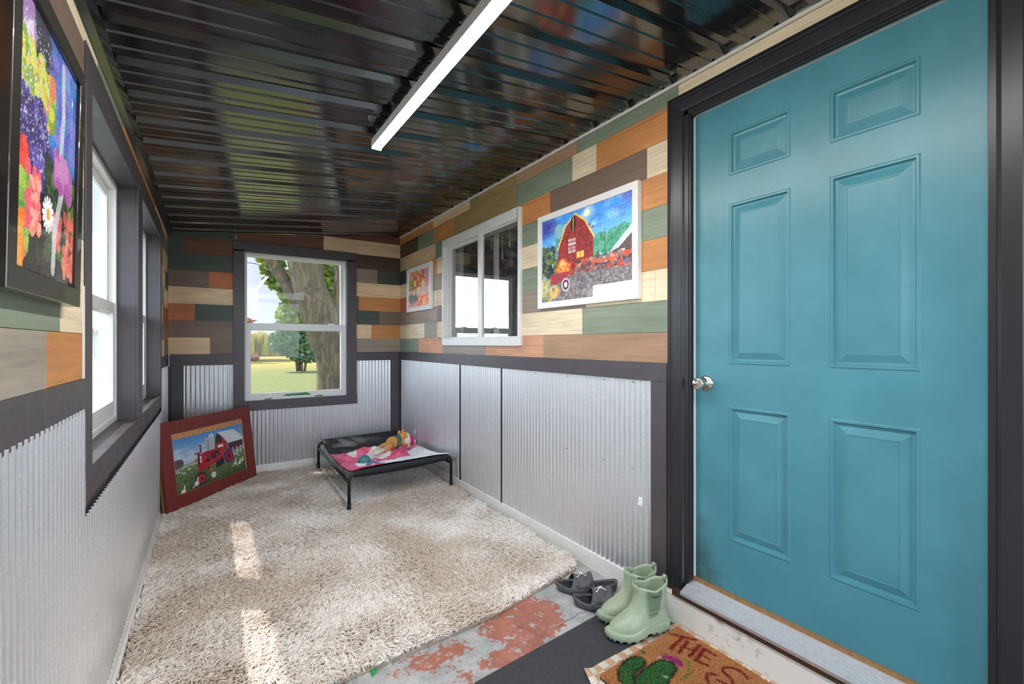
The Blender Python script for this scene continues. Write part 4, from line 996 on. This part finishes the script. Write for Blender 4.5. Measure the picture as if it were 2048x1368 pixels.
def make_boot():
    o = empty('rubber_boot', (0, 0, 0)); m = MB()
    zz = [.028, .034, .040, .046, .052, .058, .064, .070, .076, .082, .088, .095, .103, .112, .122, .135, .15, .165, .18, .194, .205]
    out = [boot_ring(z) for z in zz]; inn = [boot_ring(z, off=-.004) for z in reversed(zz[8:])]
    # dip the collar at the sides, raise front and back
    def dip(r):
        return [(x, y, z - .016 * max(0, 1 - abs(x + .062) / .05) * (1 if z > .17 else 0) + (.006 if z > .2 and abs(y) < .02 else 0)) for x, y, z in r]
    out = [dip(r) for r in out]; inn = [dip(r) for r in inn]
    
    m.loft(out + inn, cap1=True); m.build('upper', M['sage_rubber'], o)
    s = MB(); n = 144; rows = []
    for z, off, tooth in ((.0, .001, 1), (.0095, .004, 1), (.0100, .005, 0), (.018, .006, 0), (.024, .006, 0), (.030, .004, 0), (.036, -.001, 0), (.036, -.012, 0)):
        r = []
        for k in range(n):
            x, y = foot_outline(k / n, W=.051); q = 1 + off / .06
            gap = tooth and (k // 3) % 2
            if gap: q -= .10
            arch = .010 * math.exp(-((x + .035) / .028) ** 2) if z < .0101 else 0
            sw = (.016 * math.exp(-((x + .02) / .05) ** 2) + .010 * max(0, -x / .14) if z > .02 else 0) + (.0093 if gap and z < .001 else 0) + (.0005 if gap and z > .001 else 0)
            toe = .012 * max(0, (x - .07) / .07) ** 2
            r.append((x * (1 + off / .14 - (.02 if tooth and (k // 3) % 2 else 0)), y * q, z + arch + sw + toe))
        rows.append(r)
    s.loft(rows, cap0=True, smooth=False); so = s.build('sole', M['sage_rubber'], o)
    w = MB()
    for zz_, off in ((.0215, .0068), (.0295, .0058)):
        r = []
        for k in range(n + 1):
            x, y = foot_outline((k % n) / n, W=.051); sw = .016 * math.exp(-((x + .02) / .05) ** 2) + .010 * max(0, -x / .14); toe = .012 * max(0, (x - .07) / .07) ** 2
            r.append((x * (1 + off / .14), y * (1 + off / .06), zz_ + sw + toe))
        w.tube(r, .0014, 6, cap=False)
    w.build('welt', M['sage_rubber'], so)
    for sd in (1, -1):
        g = MB(); rows = []; edge = [[], []]
        for i in range(13):
            z = .080 + (.1985 - .080) * i / 12; hw = .036 * min(1, .42 + .58 * math.sqrt(i / 12 * 1.3)) if i < 9 else .037
            ring_ = boot_ring(z, 200, .0012); sel = sorted([(x, y, zq) for x, y, zq in ring_ if y * sd > 0], key=lambda p: p[0])
            xs = [p[0] for p in sel]; ys = [p[1] for p in sel]; cxm = -.052 - .006 * i / 12
            rr = []
            for j in range(9):
                x = cxm - hw + 2 * hw * j / 8; y = float(np.interp(x, xs, ys)) + sd * .0012; zd = z - .016 * max(0, 1 - abs(x + .062) / .05) * (1 if z > .17 else 0); rr.append((x, y + sd * .0006, zd))
            rows.append(rr); edge[0].append(rr[0]); edge[1].append(rr[-1])
        g.loft(rows, closed=False); go = g.build('elastic_panel', M['gore'], o)
        p_ = MB(); p_.tube(list(reversed(edge[0])) + rows[0][1:-1] + edge[1], .0022, 6); p_.build('piping', M['sage_rubber'], go)
    t_ = MB(); x0 = -.1395
    t_.loft([[(x0 - dx, yy, zq) for yy in (-.009, .009)] for dx, zq in ((.002, .180), (.003, .205), (.001, .220), (-.004, .223), (-.008, .217), (-.006, .196))], closed=False)
    to = t_.build('pull_tab', M['sage_rubber'], o); md = to.modifiers.new('thick', 'SOLIDIFY'); md.thickness = .0022
    return o
def copy_tree(o, loc, rz, label, parent=None):
    c = o.copy(); COL.objects.link(c)
    if parent: c.parent = parent
    else: c.location = loc; c.rotation_euler = (0, 0, rz); c['label'] = label
    for ch in list(o.children): copy_tree(ch, None, None, None, c)
    return c
boot = make_boot(); tag(boot, 'sage green ankle boot standing partly on the coir doormat', 'boot', 'pair of green rubber boots by the door')
boot.location = (1.507, 1.312, .0135); boot.rotation_euler = (0, math.radians(2.6), math.radians(161))
copy_tree(boot, (1.565, 1.424, .0075), math.radians(163), 'sage green ankle boot standing between its mate and the slides')

# ------------------------------------------------------------------ slides
def make_slide():
    o = empty('slide_sandal', (0, 0, 0)); n = 64
    def outl(k, off=0.0):
        x, y = foot_outline(k / n, L=.305, W=.053); return x * (1 + off / .15), y * (1 + off / .05)
    s = MB(); rows = []
    def lift(x): return .012 * max(0, (x - .08) / .06) ** 2 + .004 * max(0, (-x - .08) / .06) ** 2
    for z, off in ((.0, -.006), (.010, .0), (.024, .003), (.033, .002), (.034, -.003), (.024, -.009)):
        rows.append([(outl(k, off)[0], outl(k, off)[1], z + lift(outl(k, off)[0]) + (.012 * max(0, (-outl(k)[0] - .05) / .09) if z > .02 else 0)) for k in range(n)])
    s.loft(rows, cap0=True); s.build('sole', M['slide'], o)
    f = MB(); r2 = []
    for q, z in ((.985, .0245), (.7, .0225), (.35, .021), (.02, .021)):
        r2.append([(outl(k, -.009)[0] * q, outl(k, -.009)[1] * q, z + lift(outl(k, -.009)[0] * q) + .012 * max(0, (-outl(k)[0] * q - .05) / .09) * q) for k in range(n)])
    f.loft(r2, cap1=True); fb = f.build('footbed', M['slide_dark'], o)
    rb = MB()
    for i in range(14):
        y = -.034 + i * .0052; rb.tube([(.06, y, .0255), (.112, y * .8, .033)], .0012, 5)
    rb.build('grip_rib', M['slide_dark'], fb)
    def S(a, x, off=0.0):
        """Strap surface: a 0..1 across the foot, x along it."""
        th = PI * a; u = (x + .03) / .11; w = .058 * (0.93 + .10 * u); hgt = .070 - .016 * u
        rg = .0038 * math.sin(math.hypot((a - .46) * 3.0, (x - .022) / .028) * 5.2) * (1 if .12 < a < .88 else 0)
        y = -w * math.cos(th) * (abs(math.cos(th)) ** -.12 if abs(math.cos(th)) > 1e-3 else 1); z = .012 + hgt * (math.sin(th) ** .72 if math.sin(th) > 0 else 0)
        k = 1 + (off + rg) / .055
        return (x, y * k, .012 + (z - .012) * k)
    st = MB(); na, nx = 40, 18
    def xr(a, j): 
        mid = math.sin(PI * a); return (-.040 + .014 * mid) + ((.083 - .020 * mid ** 2) - (-.040 + .014 * mid)) * j / nx
    st.loft([[S(i / na, xr(i / na, j)) for i in range(na + 1)] for j in range(nx + 1)], closed=False)
    so = st.build('strap', M['slide'], o); md = so.modifiers.new('thick', 'SOLIDIFY'); md.thickness = .005; md.offset = 0
    # emblem: an open-top arc crossing an open-bottom arc
    lg = MB()
    def ribbon(pts, w0):
        P_ = [S(.46 + a, .024 + x, .0042) for a, x in pts]; Q = [S(.46 + a, .024 + x + w, .0042) for (a, x), w in zip(pts, w0)]
        for i in range(len(P_) - 1): lg.face([P_[i], P_[i + 1], Q[i + 1], Q[i]])
    sgm = [i / 12 for i in range(13)]
    ribbon([(-.085 + .17 * t, .0185 - .019 * math.sin(PI * t)) for t in sgm], [.009] * 13)
    ribbon([(-.085 + .17 * t, -.0235 + .019 * math.sin(PI * t)) for t in sgm], [.009] * 13)
    for sx in (-1, 1):
        for b in (.0175, -.0225):
            A_, B_, C_, D_ = [(sx * .060, b), (sx * .105, b - .001), (sx * .105, b + .007), (sx * .060, b + .007)]
            lg.face([S(.46 + A_[0], .024 + A_[1], .0044), S(.46 + B_[0], .024 + B_[1], .0044), S(.46 + C_[0], .024 + C_[1], .0044), S(.46 + D_[0], .024 + D_[1], .0044)])
    lg.build('emblem', M['logo_white'], so)
    for a, x in ((.16, .05), (.17, .005), (.84, .05), (.83, .005)):
        hl = MB(); hl.ball(S(a, x, .0005), .0038, nu=8, nv=5); hl.build('vent_hole', M['slide_dark'], so)
    return o
sl = make_slide(); tag(sl, 'grey slide sandal nearer the boots, emblem in full view', 'sandal', 'pair of grey slide sandals by the wall')
sl.location = (1.553, 1.548, .0005); sl.rotation_euler = (0, 0, math.radians(147))
copy_tree(sl, (1.568, 1.698, .0005), math.radians(145), 'grey slide sandal nearer the rug, heel towards the baseboard')

# ------------------------------------------------------------------ raised dog bed
bed = empty('dog_cot', (1.27, 4.05, 0.045), 0, 'black raised dog cot on metal legs in the corner', 'dog bed')
def bl_(x, y, z): return (x - 1.27, y - 4.05, z - .045)
FLp, FRp, BLp, BRp = Vector((.832, 3.385, 0)), Vector((1.690, 3.487, 0)), Vector((.862, 4.66, 0)), Vector((1.700, 4.73, 0))
def leg_pts(a, b, lo, hi, flip):
    d = (b - a).normalized(); pts = [a + Vector((0, 0, lo)), a + Vector((0, 0, hi - .06))]
    for k in range(1, 7): th = PI / 2 * k / 6; pts.append(a + d * (.06 * (1 - math.cos(th))) + Vector((0, 0, hi - .06 + .06 * math.sin(th))))
    pts.append(a + d * .16 + Vector((0, 0, hi))); return pts
ZB = .298
for a, b in ((FLp, FRp), (FRp, FLp), (BLp, BRp), (BRp, BLp)):
    m = MB(); m.tube([bl_(*p) for p in leg_pts(a, b, .047, ZB, 0)], .0125, 12); lg = m.build('leg', M['black_metal'], bed)
    f = MB(); f.tube([bl_(a.x, a.y, .045), bl_(a.x, a.y, .085)], .0145, 12); f.build('foot_cap', M['sling'], lg)
for a, b in ((FLp, FRp), (BLp, BRp)):
    m = MB(); d = (b - a).normalized(); m.tube([bl_(*(a + d * .06 + Vector((0, 0, ZB)))), bl_(*(b - d * .06 + Vector((0, 0, ZB))))], .0125, 12); m.build('end_bar', M['black_metal'], bed)
for a, b in ((FLp, BLp), (FRp, BRp)):
    m = MB(); m.tube([bl_(a.x, a.y, .232), bl_(b.x, b.y, .232)], .0115, 12); m.build('side_rail', M['black_metal'], bed)
def sling_z(u, v):
    e = abs(2 * v - 1) ** 3.0; side = abs(2 * u - 1) ** 3
    return .228 + .018 * side + (ZB + .012 - .228 - .018 * side) * e
def sling_pt(u, v, dz=0.0):
    a = FLp.lerp(FRp, .035 + .93 * u); b = BLp.lerp(BRp, .035 + .93 * u); p = a.lerp(b, v); return (p.x, p.y, sling_z(u, v) + dz)
m = MB(); nu, nv = 30, 48
rows = []
for i in range(nu + 1):
    u = i / nu; r = [bl_(*sling_pt(u, j / nv)) for j in range(nv + 1)]
    for v, s_ in ((0, -1), (1, 1)):     # cloth wraps under the end bars
        p = sling_pt(u, v); w = [bl_(p[0], p[1] + s_ * .014, p[2] - .006), bl_(p[0], p[1] + s_ * .016, p[2] - .020), bl_(p[0], p[1] + s_ * .004, p[2] - .045 - .012 * math.sin(PI * u))]
        r = list(reversed(w)) + r if v == 0 else r + w
    rows.append(r)
m.loft(rows, closed=False); so = m.build('sling', M['sling'], bed); md = so.modifiers.new('thick', 'SOLIDIFY'); md.thickness = .003

def quilt():
    nu, nv = 210, 170; U, V = np.meshgrid(np.linspace(0, 1, nu + 1), np.linspace(0, 1, nv + 1), indexing='ij')
    f = fbm(U * 1.3 + 3, V * 1.5, 6, 51); f2 = fbm(U * 2 + V, V * .8 - U + 2, 5, 57); n = fbm(U, V, 5, 44)
    lift = .010 + .07 * np.maximum(0, f - .35) * np.minimum(1, V * 6 + .15) + .045 * np.maximum(0, f2 - .42) * np.minimum(1, V * 5)
    ridge = .085 * np.exp(-((V - .62 - .12 * np.sin(6 * U)) / .07) ** 2) * np.exp(-((U - .33) / .24) ** 2)
    edge = np.minimum(1.0, 8 * np.minimum(np.minimum(U, 1 - U), 1 - V) + .15); DZ = (lift + ridge) * edge + .003
    col = np.where((n > .45)[..., None], np.array(L3(240, 116, 148)), np.array(L3(228, 88, 126)))
    wh = np.array(L3(240, 238, 238)); blue = np.array(L3(110, 124, 176))
    def put(m, c):
        nonlocal col; col = np.where(m[..., None], c, col)
    put((V < .34 + .30 * (U - .55) + .05 * (n - .5)) & (U > .30), wh); put((U > .74) & (V < .62), wh)
    dx, dy = (U - .215) / .13, (V - .20) / .17; ins = dx * dx + dy * dy < 1.15
    put(ins, wh); put(ins & (np.abs(np.abs(dx) * .9 + dy * .5 - .05) < .22), blue)
    put(((U - .42) / .14) ** 2 + ((V - .60) / .10) ** 2 < 1, wh); put(((U - .15) / .05) ** 2 + ((V - .70) / .06) ** 2 < 1, wh)
    vs = []
    for i in range(nu + 1):
        for j in range(nv + 1):
            u, v = U[i, j], V[i, j]; sv = -.004 + v * (.74 - .14 * math.sin(3 * u + .5))
            if u > .86 and v < .2: sv = -.012 + v * .7
            x, y, z = sling_pt(u, max(0.0, sv)); y += min(0, sv) * 1.3; vs.append(bl_(x, y, z + DZ[i, j]))
    idx = np.arange((nu + 1) * (nv + 1)).reshape(nu + 1, nv + 1); q = np.stack([idx[:-1, :-1], idx[1:, :-1], idx[1:, 1:], idx[:-1, 1:]], -1).reshape(-1, 4)
    me = bpy.data.meshes.new('quilt'); me.from_pydata(vs, [], q.tolist()); me.materials.append(M['cloth']); me.polygons.foreach_set('use_smooth', [True] * len(q))
    ca = me.color_attributes.new('Col', 'FLOAT_COLOR', 'POINT'); ca.data.foreach_set('color', np.concatenate([col, np.ones(U.shape + (1,))], -1).reshape(-1).astype(np.float32)); me.update()
    o = bpy.data.objects.new('quilt', me); COL.objects.link(o)
    o.location = (1.27, 4.05, .045); md = o.modifiers.new('thick', 'SOLIDIFY'); md.thickness = .006; md.offset = 1
    tag(o, 'rumpled pink and white quilt spread on the dog cot', 'quilt')
quilt()
# plush toy lying on the quilt
pl = empty('plush_toy', (1.42, 3.98, .300), 0, 'tan plush animal with pink hat and green scarf on the quilt', 'plush toy')
q = Matrix.Rotation(math.radians(-35), 3, 'Y') @ Matrix.Rotation(math.radians(20), 3, 'X')
m = MB(); m.ball((-.07, -.02, .055), .062, .055, .055, nu=20, nv=14); m.tube([(-.09, -.05, .05), (-.14, -.10, .035), (-.19, -.14, .025)], [.03, .026, .02], 12); m.tube([(-.05, .03, .06), (-.05, .09, .06)], [.028, .02], 12)
m.tube([(-.10, -.02, .04), (-.16, -.03, .035), (-.20, -.05, .03)], [.03, .027, .018], 12); m.build('body', M['plush_tan'], pl)
m = MB(); m.tube([(-.18, -.13, .03), (-.25, -.17, .022), (-.30, -.20, .02)], [.021, .02, .014], 12); m.tube([(-.19, -.05, .03), (-.24, -.10, .022), (-.28, -.12, .02)], [.019, .02, .014], 12); m.build('paw', M['plush_cream'], pl)
m = MB(); m.ball((.03, -.03, .075), .060, .056, .064, nu=24, nv=16); hd = m.build('head', M['plush_tan'], pl)
m = MB(); m.ball((.040, -.085, .068), .034, .020, .034, rot=q, nu=18, nv=10); m.build('muzzle', M['plush_cream'], hd)
m = MB(); m.ball((.012, -.085, .102), .006, nu=8, nv=6); m.ball((-.012, -.08, .082), .006, nu=8, nv=6); m.build('eye', M['black_eye'], hd)
m = MB()
for c_ in ((-.005, .0, .135), (.03, .0, .142)): m.ball(c_, .016, .009, .018, nu=12, nv=8)
m.build('ear', M['plush_tan'], hd)
m = MB(); m.ball((.068, -.035, .062), .050, .060, .058, rot=q, nu=20, nv=12, f=lambda p: Vector((max(p.x, -.004), p.y, p.z))); ht = m.build('hat', M['plush_pink'], pl)
m = MB(); m.tube([(.055 + .0 * k, -.035 + .060 * math.cos(2 * PI * k / 20), .066 + .058 * math.sin(2 * PI * k / 20)) for k in range(21)], .011, 8, cap=False); m.ball((.118, -.045, .05), .018, nu=12, nv=8); m.build('hat_trim', M['plush_cream'], ht)
m = MB(); m.tube([(-.030 + .012 * math.sin(2 * PI * k / 20), -.025 + .050 * math.cos(2 * PI * k / 20), .062 + .048 * math.sin(2 * PI * k / 20)) for k in range(21)], .016, 10, cap=False); m.build('scarf', M['plush_green'], pl)
bo = MB(); bo.ball((0, 0, .044), .050, .050, .046, nu=28, nv=18); bo = bo.build('rubber_ball', M['teal_ball']); bo.location = (1.005, 3.62, .272); tag(bo, 'teal rubber ball near the front edge of the quilt', 'ball')

# adhesive hooks on the steel
def hook(loc, label):
    o = empty('adhesive_hook', loc, 0, label, 'hook', 'clear adhesive hooks on the steel'); m = MB(); m.box(-.003, 0, -.012, .012, -.022, .022); m.build('hook_plate', M['clear_plastic'], o, .003)
    m = MB(); m.tube([(-.003, 0, -.004), (-.010, 0, -.014), (-.018, 0, -.014), (-.020, 0, -.002)], .003, 8); m.build('hook_arm', M['clear_plastic'], o)
hook((XR - .0105, 1.5, .468), 'clear adhesive hook on the steel near the door post')
hook((XR - .0105, 4.411, .345), 'clear adhesive hook on the steel behind the dog cot')

# ------------------------------------------------------------------ outdoors
GZ = -0.10
m = MB()
for i in range(24):
    for j in range(24):
        xa, xb = -60 + i * 6, -54 + i * 6; ya, yb = -40 + j * 6, -34 + j * 6; m.face([(xa, ya, GZ - .03), (xb, ya, GZ - .03), (xb, yb, GZ - .03), (xa, yb, GZ - .03)])
o = m.build('lawn', M['lawn']); tag(o, 'sunlit mown lawn outside the windows', 'lawn', kind='structure')

def leaves(name, mat, blobs, n, size, parent, seed):
    g = np.random.default_rng(seed); vs = []; fs = []; wt = np.array([b[3] * b[4] * b[5] for b in blobs]) ** .5; wt = wt / wt.sum()
    shp = [(0, 0, 0), (.28, .18, .02), (.5, .12, 0), (.42, .34, -.02), (.62, .62, 0), (.30, .66, .03), (.0, 1.0, 0), (-.30, .66, .03), (-.62, .62, 0), (-.42, .34, -.02), (-.5, .12, 0), (-.28, .18, .02)]
    for k in range(n):
        b = blobs[g.choice(len(blobs), p=wt)]; d = g.normal(0, 1, 3); d /= np.linalg.norm(d); r = g.random() ** (1 / 3) if g.random() < .5 else g.uniform(.8, 1.05)
        c_ = Vector((b[0] + d[0] * r * b[3], b[1] + d[1] * r * b[4], b[2] + d[2] * r * b[5])); s_ = size * g.uniform(.7, 1.3)
        R_ = Matrix.Rotation(g.uniform(0, 2 * PI), 3, 'Z') @ Matrix.Rotation(g.uniform(.7, 2.3), 3, 'X') @ Matrix.Rotation(g.uniform(-.5, .5), 3, 'Z'); i0 = len(vs)
        vs += [tuple(c_ + R_ @ (Vector(p) * s_)) for p in shp]; fs.append(tuple(range(i0, i0 + len(shp))))
    me = bpy.data.meshes.new(name); me.from_pydata(vs, [], fs); me.materials.append(mat); ob = bpy.data.objects.new(name, me); COL.objects.link(ob); ob.parent = parent; return ob
def bark_tube(m, pts, rs, n=26, seed=0):
    pts = [Vector(p) for p in pts]; ip, ir = [], []
    for i in range(len(pts) - 1):
        for k in range(6): t = k / 6; ip.append(pts[i].lerp(pts[i + 1], t)); ir.append(rs[i] * (1 - t) + rs[i + 1] * t)
    ip.append(pts[-1]); ir.append(rs[-1])
    for _ in range(3):
        ip = [ip[0]] + [(ip[i - 1] + ip[i] * 2 + ip[i + 1]) / 4 for i in range(1, len(ip) - 1)] + [ip[-1]]; ir = [ir[0]] + [(ir[i - 1] + ir[i] * 2 + ir[i + 1]) / 4 for i in range(1, len(ir) - 1)] + [ir[-1]]
    rings = []
    for i, p in enumerate(ip):
        d = (ip[min(i + 1, len(ip) - 1)] - ip[max(i - 1, 0)]).normalized(); a = Vector((1, 0, 0)); a = (a - d * a.dot(d)).normalized(); b = d.cross(a); r = []
        for k in range(n):
            th = 2 * PI * k / n; q_ = a * math.cos(th) + b * math.sin(th); w = 1 + .10 * mnoise.noise(Vector((q_.x * 2.2 + seed, q_.y * 2.2, p.z * .7))) + .04 * mnoise.noise(Vector((q_.x * 7, q_.y * 7, p.z * 2.5 + seed)))
            r.append(p + q_ * ir[i] * w)
        rings.append(r)
    m.loft(rings, cap0=True, cap1=True)
tr = empty('maple_tree', (1.95, 9.0, GZ), 0, 'large forked maple close outside the end window', 'tree')
def tw(p): return (p[0] - 1.95, p[1] - 9.0, p[2] - GZ)
m = MB()
bark_tube(m, [tw(p) for p in [(1.937, 9, -.22), (1.911, 9, .456), (1.893, 9, .926), (1.822, 9, 1.207), (1.734, 9, 1.6), (1.62, 9, 1.9), (1.502, 9, 2.213), (1.451, 9, 2.53), (1.418, 9, 2.844), (1.351, 9, 3.47), (1.27, 9, 4.4)]],
          [.34, .26, .26, .28, .335, .31, .285, .285, .295, .29, .28], seed=1)
m.build('trunk', M['bark'], tr)
m = MB(); bark_tube(m, [tw(p) for p in [(1.86, 9.05, 1.0), (1.90, 9.05, 1.488), (1.98, 9.05, 1.771), (2.08, 9.05, 2.151), (2.13, 9.05, 2.627), (2.19, 9.05, 3.2), (2.27, 9.05, 4.2)]], [.2, .21, .18, .155, .16, .17, .17], seed=4); m.build('stem', M['bark'], tr)
m = MB(); bark_tube(m, [tw(p) for p in [(1.5, 9.15, 1.85), (1.351, 9.15, 1.98), (1.211, 9.2, 2.194), (1.066, 9.25, 2.495), (.869, 9.3, 2.83), (.602, 9.4, 3.27)]], [.12, .13, .108, .107, .105, .095], n=14, seed=7); m.build('branch', M['bark'], tr)
m = MB()
for p in ([(1.066, 9.3, 2.4), (1.0, 10.0, 2.65), (.8, 10.9, 2.9), (.55, 11.4, 3.0)], [(1.35, 9.3, 2.1), (1.25, 10.2, 2.5), (1.05, 11.0, 2.75)], [(2.05, 9.2, 2.6), (2.2, 10.2, 2.8), (2.25, 11.3, 3.0)]): m.tube([tw(q_) for q_ in p], [.02, .015, .01, .006][:len(p)], 6)
m.build('twig', M['bark'], tr)
LB = [(1.05, 11.3, 3.14, .24, .5, .17), (.82, 11.2, 3.2, .16, .3, .12), (1.0, 11.2, 2.80, .12, .3, .10), (1.12, 11.4, 2.62, .14, .4, .12), (1.191, 11.5, 2.943, .18, .6, .18), (1.362, 11.5, 2.675, .18, .6, .18), (1.26, 11.4, 2.50, .17, .5, .13), (1.465, 11.5, 2.341, .16, .6, .16), (1.62, 11.5, 2.063, .18, .6, .18), (1.465, 11.6, 1.88, .22, .6, .20), (1.726, 11.5, 1.72, .2, .6, .2),
      (2.216, 11.5, 2.978, .26, .5, .3), (2.249, 11.5, 2.506, .22, .5, .3), (1.995, 11.8, 3.25, .3, .6, .25), (2.45, 11.6, 2.763, .15, .5, .3), (2.35, 11.6, 2.1, .12, .4, .2), (.9, 10.6, 3.9, .8, 1.2, .4), (2.0, 10.6, 4.3, 1.2, 1.6, .5), (-1.55, 7.1, 6.0, 1.15, .9, .6), (-.8, 8.0, 6.4, 1.2, 1.0, .7)]  # last two clumps, out of view, are added to shade the end window
lf = leaves('foliage', M['leaf'], LB, 9000, .095, tr, 5); lf.location = (-1.95, -9.0, -GZ)

sh = empty('shrub', (3.65, 24.0, GZ), 0, 'rounded dark green shrub with several stems on the lawn', 'shrub')
m = MB()
for k in range(6):
    a = random.uniform(0, 6); m.tube([(.16 * math.cos(a), .16 * math.sin(a), 0), (.22 * math.cos(a), .22 * math.sin(a), .5), (.5 * math.cos(a), .5 * math.sin(a), 1.3)], [.06, .05, .03], 8)
m.build('stem', M['bark'], sh)
leaves('foliage', M['leaf_dark'], [(-.25, 0, 1.25, 1.1, .9, .62), (-.75, 0, 1.4, .6, .6, .5), (.2, -.2, .78, .8, .7, .42), (-.1, 0, 2.2, 1.0, .9, .6), (.0, 0, 3.0, .9, .8, .7)], 5200, .15, sh, 8)
rs = empty('red_leaved_shrub', (1.95, 36.0, GZ), 0, 'reddish shrub at the far edge of the lawn', 'shrub')
m = MB(); m.tube([(0, 0, 0), (0, 0, 2.4)], .05, 8); m.build('stem', M['bark'], rs)
leaves('foliage', M['leaf_red'], [(0, 0, .9, .35, .4, .9), (.05, 0, 2.6, .5, .4, .4), (.55, .3, .3, .3, .3, .25)], 900, .16, rs, 9)
sd = empty('shed', (-1.0, 43.0, GZ), 0, 'pale tall shed far beyond the lawn', 'building')
m = MB(); m.box(-5, 4.05, -3, 3, 3.15, 5.7)
for z in (4.0, 4.85): m.box(-5, 4.06, -3.02, -3.0, z, z + .03)
m.build('wall', M['shed_white'], sd)
m = MB(); m.box(-5, 3.6, -2.6, 2.6, 0, 3.15); m.build('lower_wall', M['shed_roof'], sd)
m = MB(); m.box(-5.05, 4.08, -3.05, 3.05, 5.7, 5.78); m.build('roof', M['shed_white'], sd)

def crop(name, p0, p1, h, n, label, wob=.5):
    """Dense standing growth as one mass of blades."""
    g = np.random.default_rng(n); vs = []; fs = []; a = Vector(p0); b = Vector(p1); d = (b - a).normalized(); nn = Vector((-d.y, d.x, 0))
    for k in range(n):
        t = g.random(); q_ = a.lerp(b, t) + nn * g.uniform(-1.5, 1.5); hh = h * g.uniform(.45, 1.0) * (0.8 + .35 * mnoise.noise(Vector((t * 30, 0, 3)))); w = .10 * h / 2; an = g.uniform(0, PI)
        wx, wy = math.cos(an) * w, math.sin(an) * w; lx, ly = g.uniform(-wob, wob) * .5, g.uniform(-wob, wob) * .5; i0 = len(vs); z = GZ
        vs += [(q_.x - wx, q_.y - wy, z), (q_.x + wx, q_.y + wy, z), (q_.x + wx * 1.3 + lx * .5, q_.y + wy * 1.3 + ly * .5, z + hh * .6), (q_.x + lx, q_.y + ly, z + hh), (q_.x - wx * 1.3 + lx * .5, q_.y - wy * 1.3 + ly * .5, z + hh * .6)]; fs.append(tuple(range(i0, i0 + 5)))
    me = bpy.data.meshes.new(name); me.from_pydata(vs, [], fs); me.materials.append(M['crop']); ob = bpy.data.objects.new(name, me); COL.objects.link(ob); tag(ob, label, 'tall grass', kind='stuff')
crop('tall_grass', (-10, 56, 0), (40, 56, 0), 3.3, 9000, 'tall yellow grass along the far edge of the lawn')
crop('tall_grass', (-11, -12, 0), (-11, 34, 0), 1.7, 9000, 'tall dry grass beyond the outer wall windows')

# ------------------------------------------------------------------ light, sky, camera
sun = bpy.data.lights.new('sun', 'SUN'); sun.energy = 10.0; sun.angle = math.radians(.6); sun.color = (1, .95, .88)
so = bpy.data.objects.new('sun', sun); COL.objects.link(so); dv = Vector((1.0, -.9, -2.0)).normalized(); so.rotation_euler = dv.to_track_quat('-Z', 'Y').to_euler()
w = bpy.data.worlds.new('sky'); SC.world = w; w.use_nodes = True; nt = w.node_tree; bg = nt.nodes['Background']
tc = nt.nodes.new('ShaderNodeTexCoord'); sp = nt.nodes.new('ShaderNodeSeparateXYZ'); nt.links.new(tc.outputs['Generated'], sp.inputs[0])
def mr(sock, a, b, lo, hi):
    r = nt.nodes.new('ShaderNodeMapRange'); r.inputs[1].default_value = a; r.inputs[2].default_value = b; r.inputs[3].default_value = lo; r.inputs[4].default_value = hi
    r.interpolation_type = 'SMOOTHSTEP'; nt.links.new(sock, r.inputs[0]); return r.outputs[0]
r1 = nt.nodes.new('ShaderNodeMath'); r1.operation = 'MAXIMUM'      # sky brightened on the sun side and behind the viewpoint to light the room
nt.links.new(mr(sp.outputs['X'], .10, -.60, .88, 8.0), r1.inputs[0]); nt.links.new(mr(sp.outputs['Y'], .0, -.6, .88, 9.0), r1.inputs[1])
cr_ = nt.nodes.new('ShaderNodeValToRGB'); e = cr_.color_ramp.elements; e[0].position = .0; e[0].color = (.80, .88, .95, 1); e[1].position = .7; e[1].color = (.42, .62, .90, 1)
fz = mr(sp.outputs['Z'], .80, .30, .12, 1.0)
r2 = nt.nodes.new('ShaderNodeMath'); r2.operation = 'SUBTRACT'; nt.links.new(r1.outputs[0], r2.inputs[0]); r2.inputs[1].default_value = .88
r3 = nt.nodes.new('ShaderNodeMath'); r3.operation = 'MULTIPLY_ADD'; nt.links.new(r2.outputs[0], r3.inputs[0]); nt.links.new(fz, r3.inputs[1]); r3.inputs[2].default_value = .88
nt.links.new(sp.outputs['Z'], cr_.inputs['Fac']); nt.links.new(cr_.outputs['Color'], bg.inputs['Color']); nt.links.new(r3.outputs[0], bg.inputs['Strength'])

cam = bpy.data.cameras.new('camera'); cam.sensor_width = 36; cam.lens = 912 / 2048 * 36; cam.shift_y = 3 / 2048; cam.clip_start = .01
co = bpy.data.objects.new('camera', cam); COL.objects.link(co); co.location = (0, 0, 1.235); co.rotation_euler = (PI / 2, 0, -math.atan2(603, 912)); SC.camera = co
SC.view_settings.view_transform = 'Standard'; SC.view_settings.look = 'None'; SC.view_settings.exposure = 0.22; SC.view_settings.gamma = 1.0
SC.cycles.max_bounces = 10; SC.cycles.diffuse_bounces = 5; SC.cycles.glossy_bounces = 5; SC.cycles.transparent_max_bounces = 12; SC.cycles.sample_clamp_indirect = 8
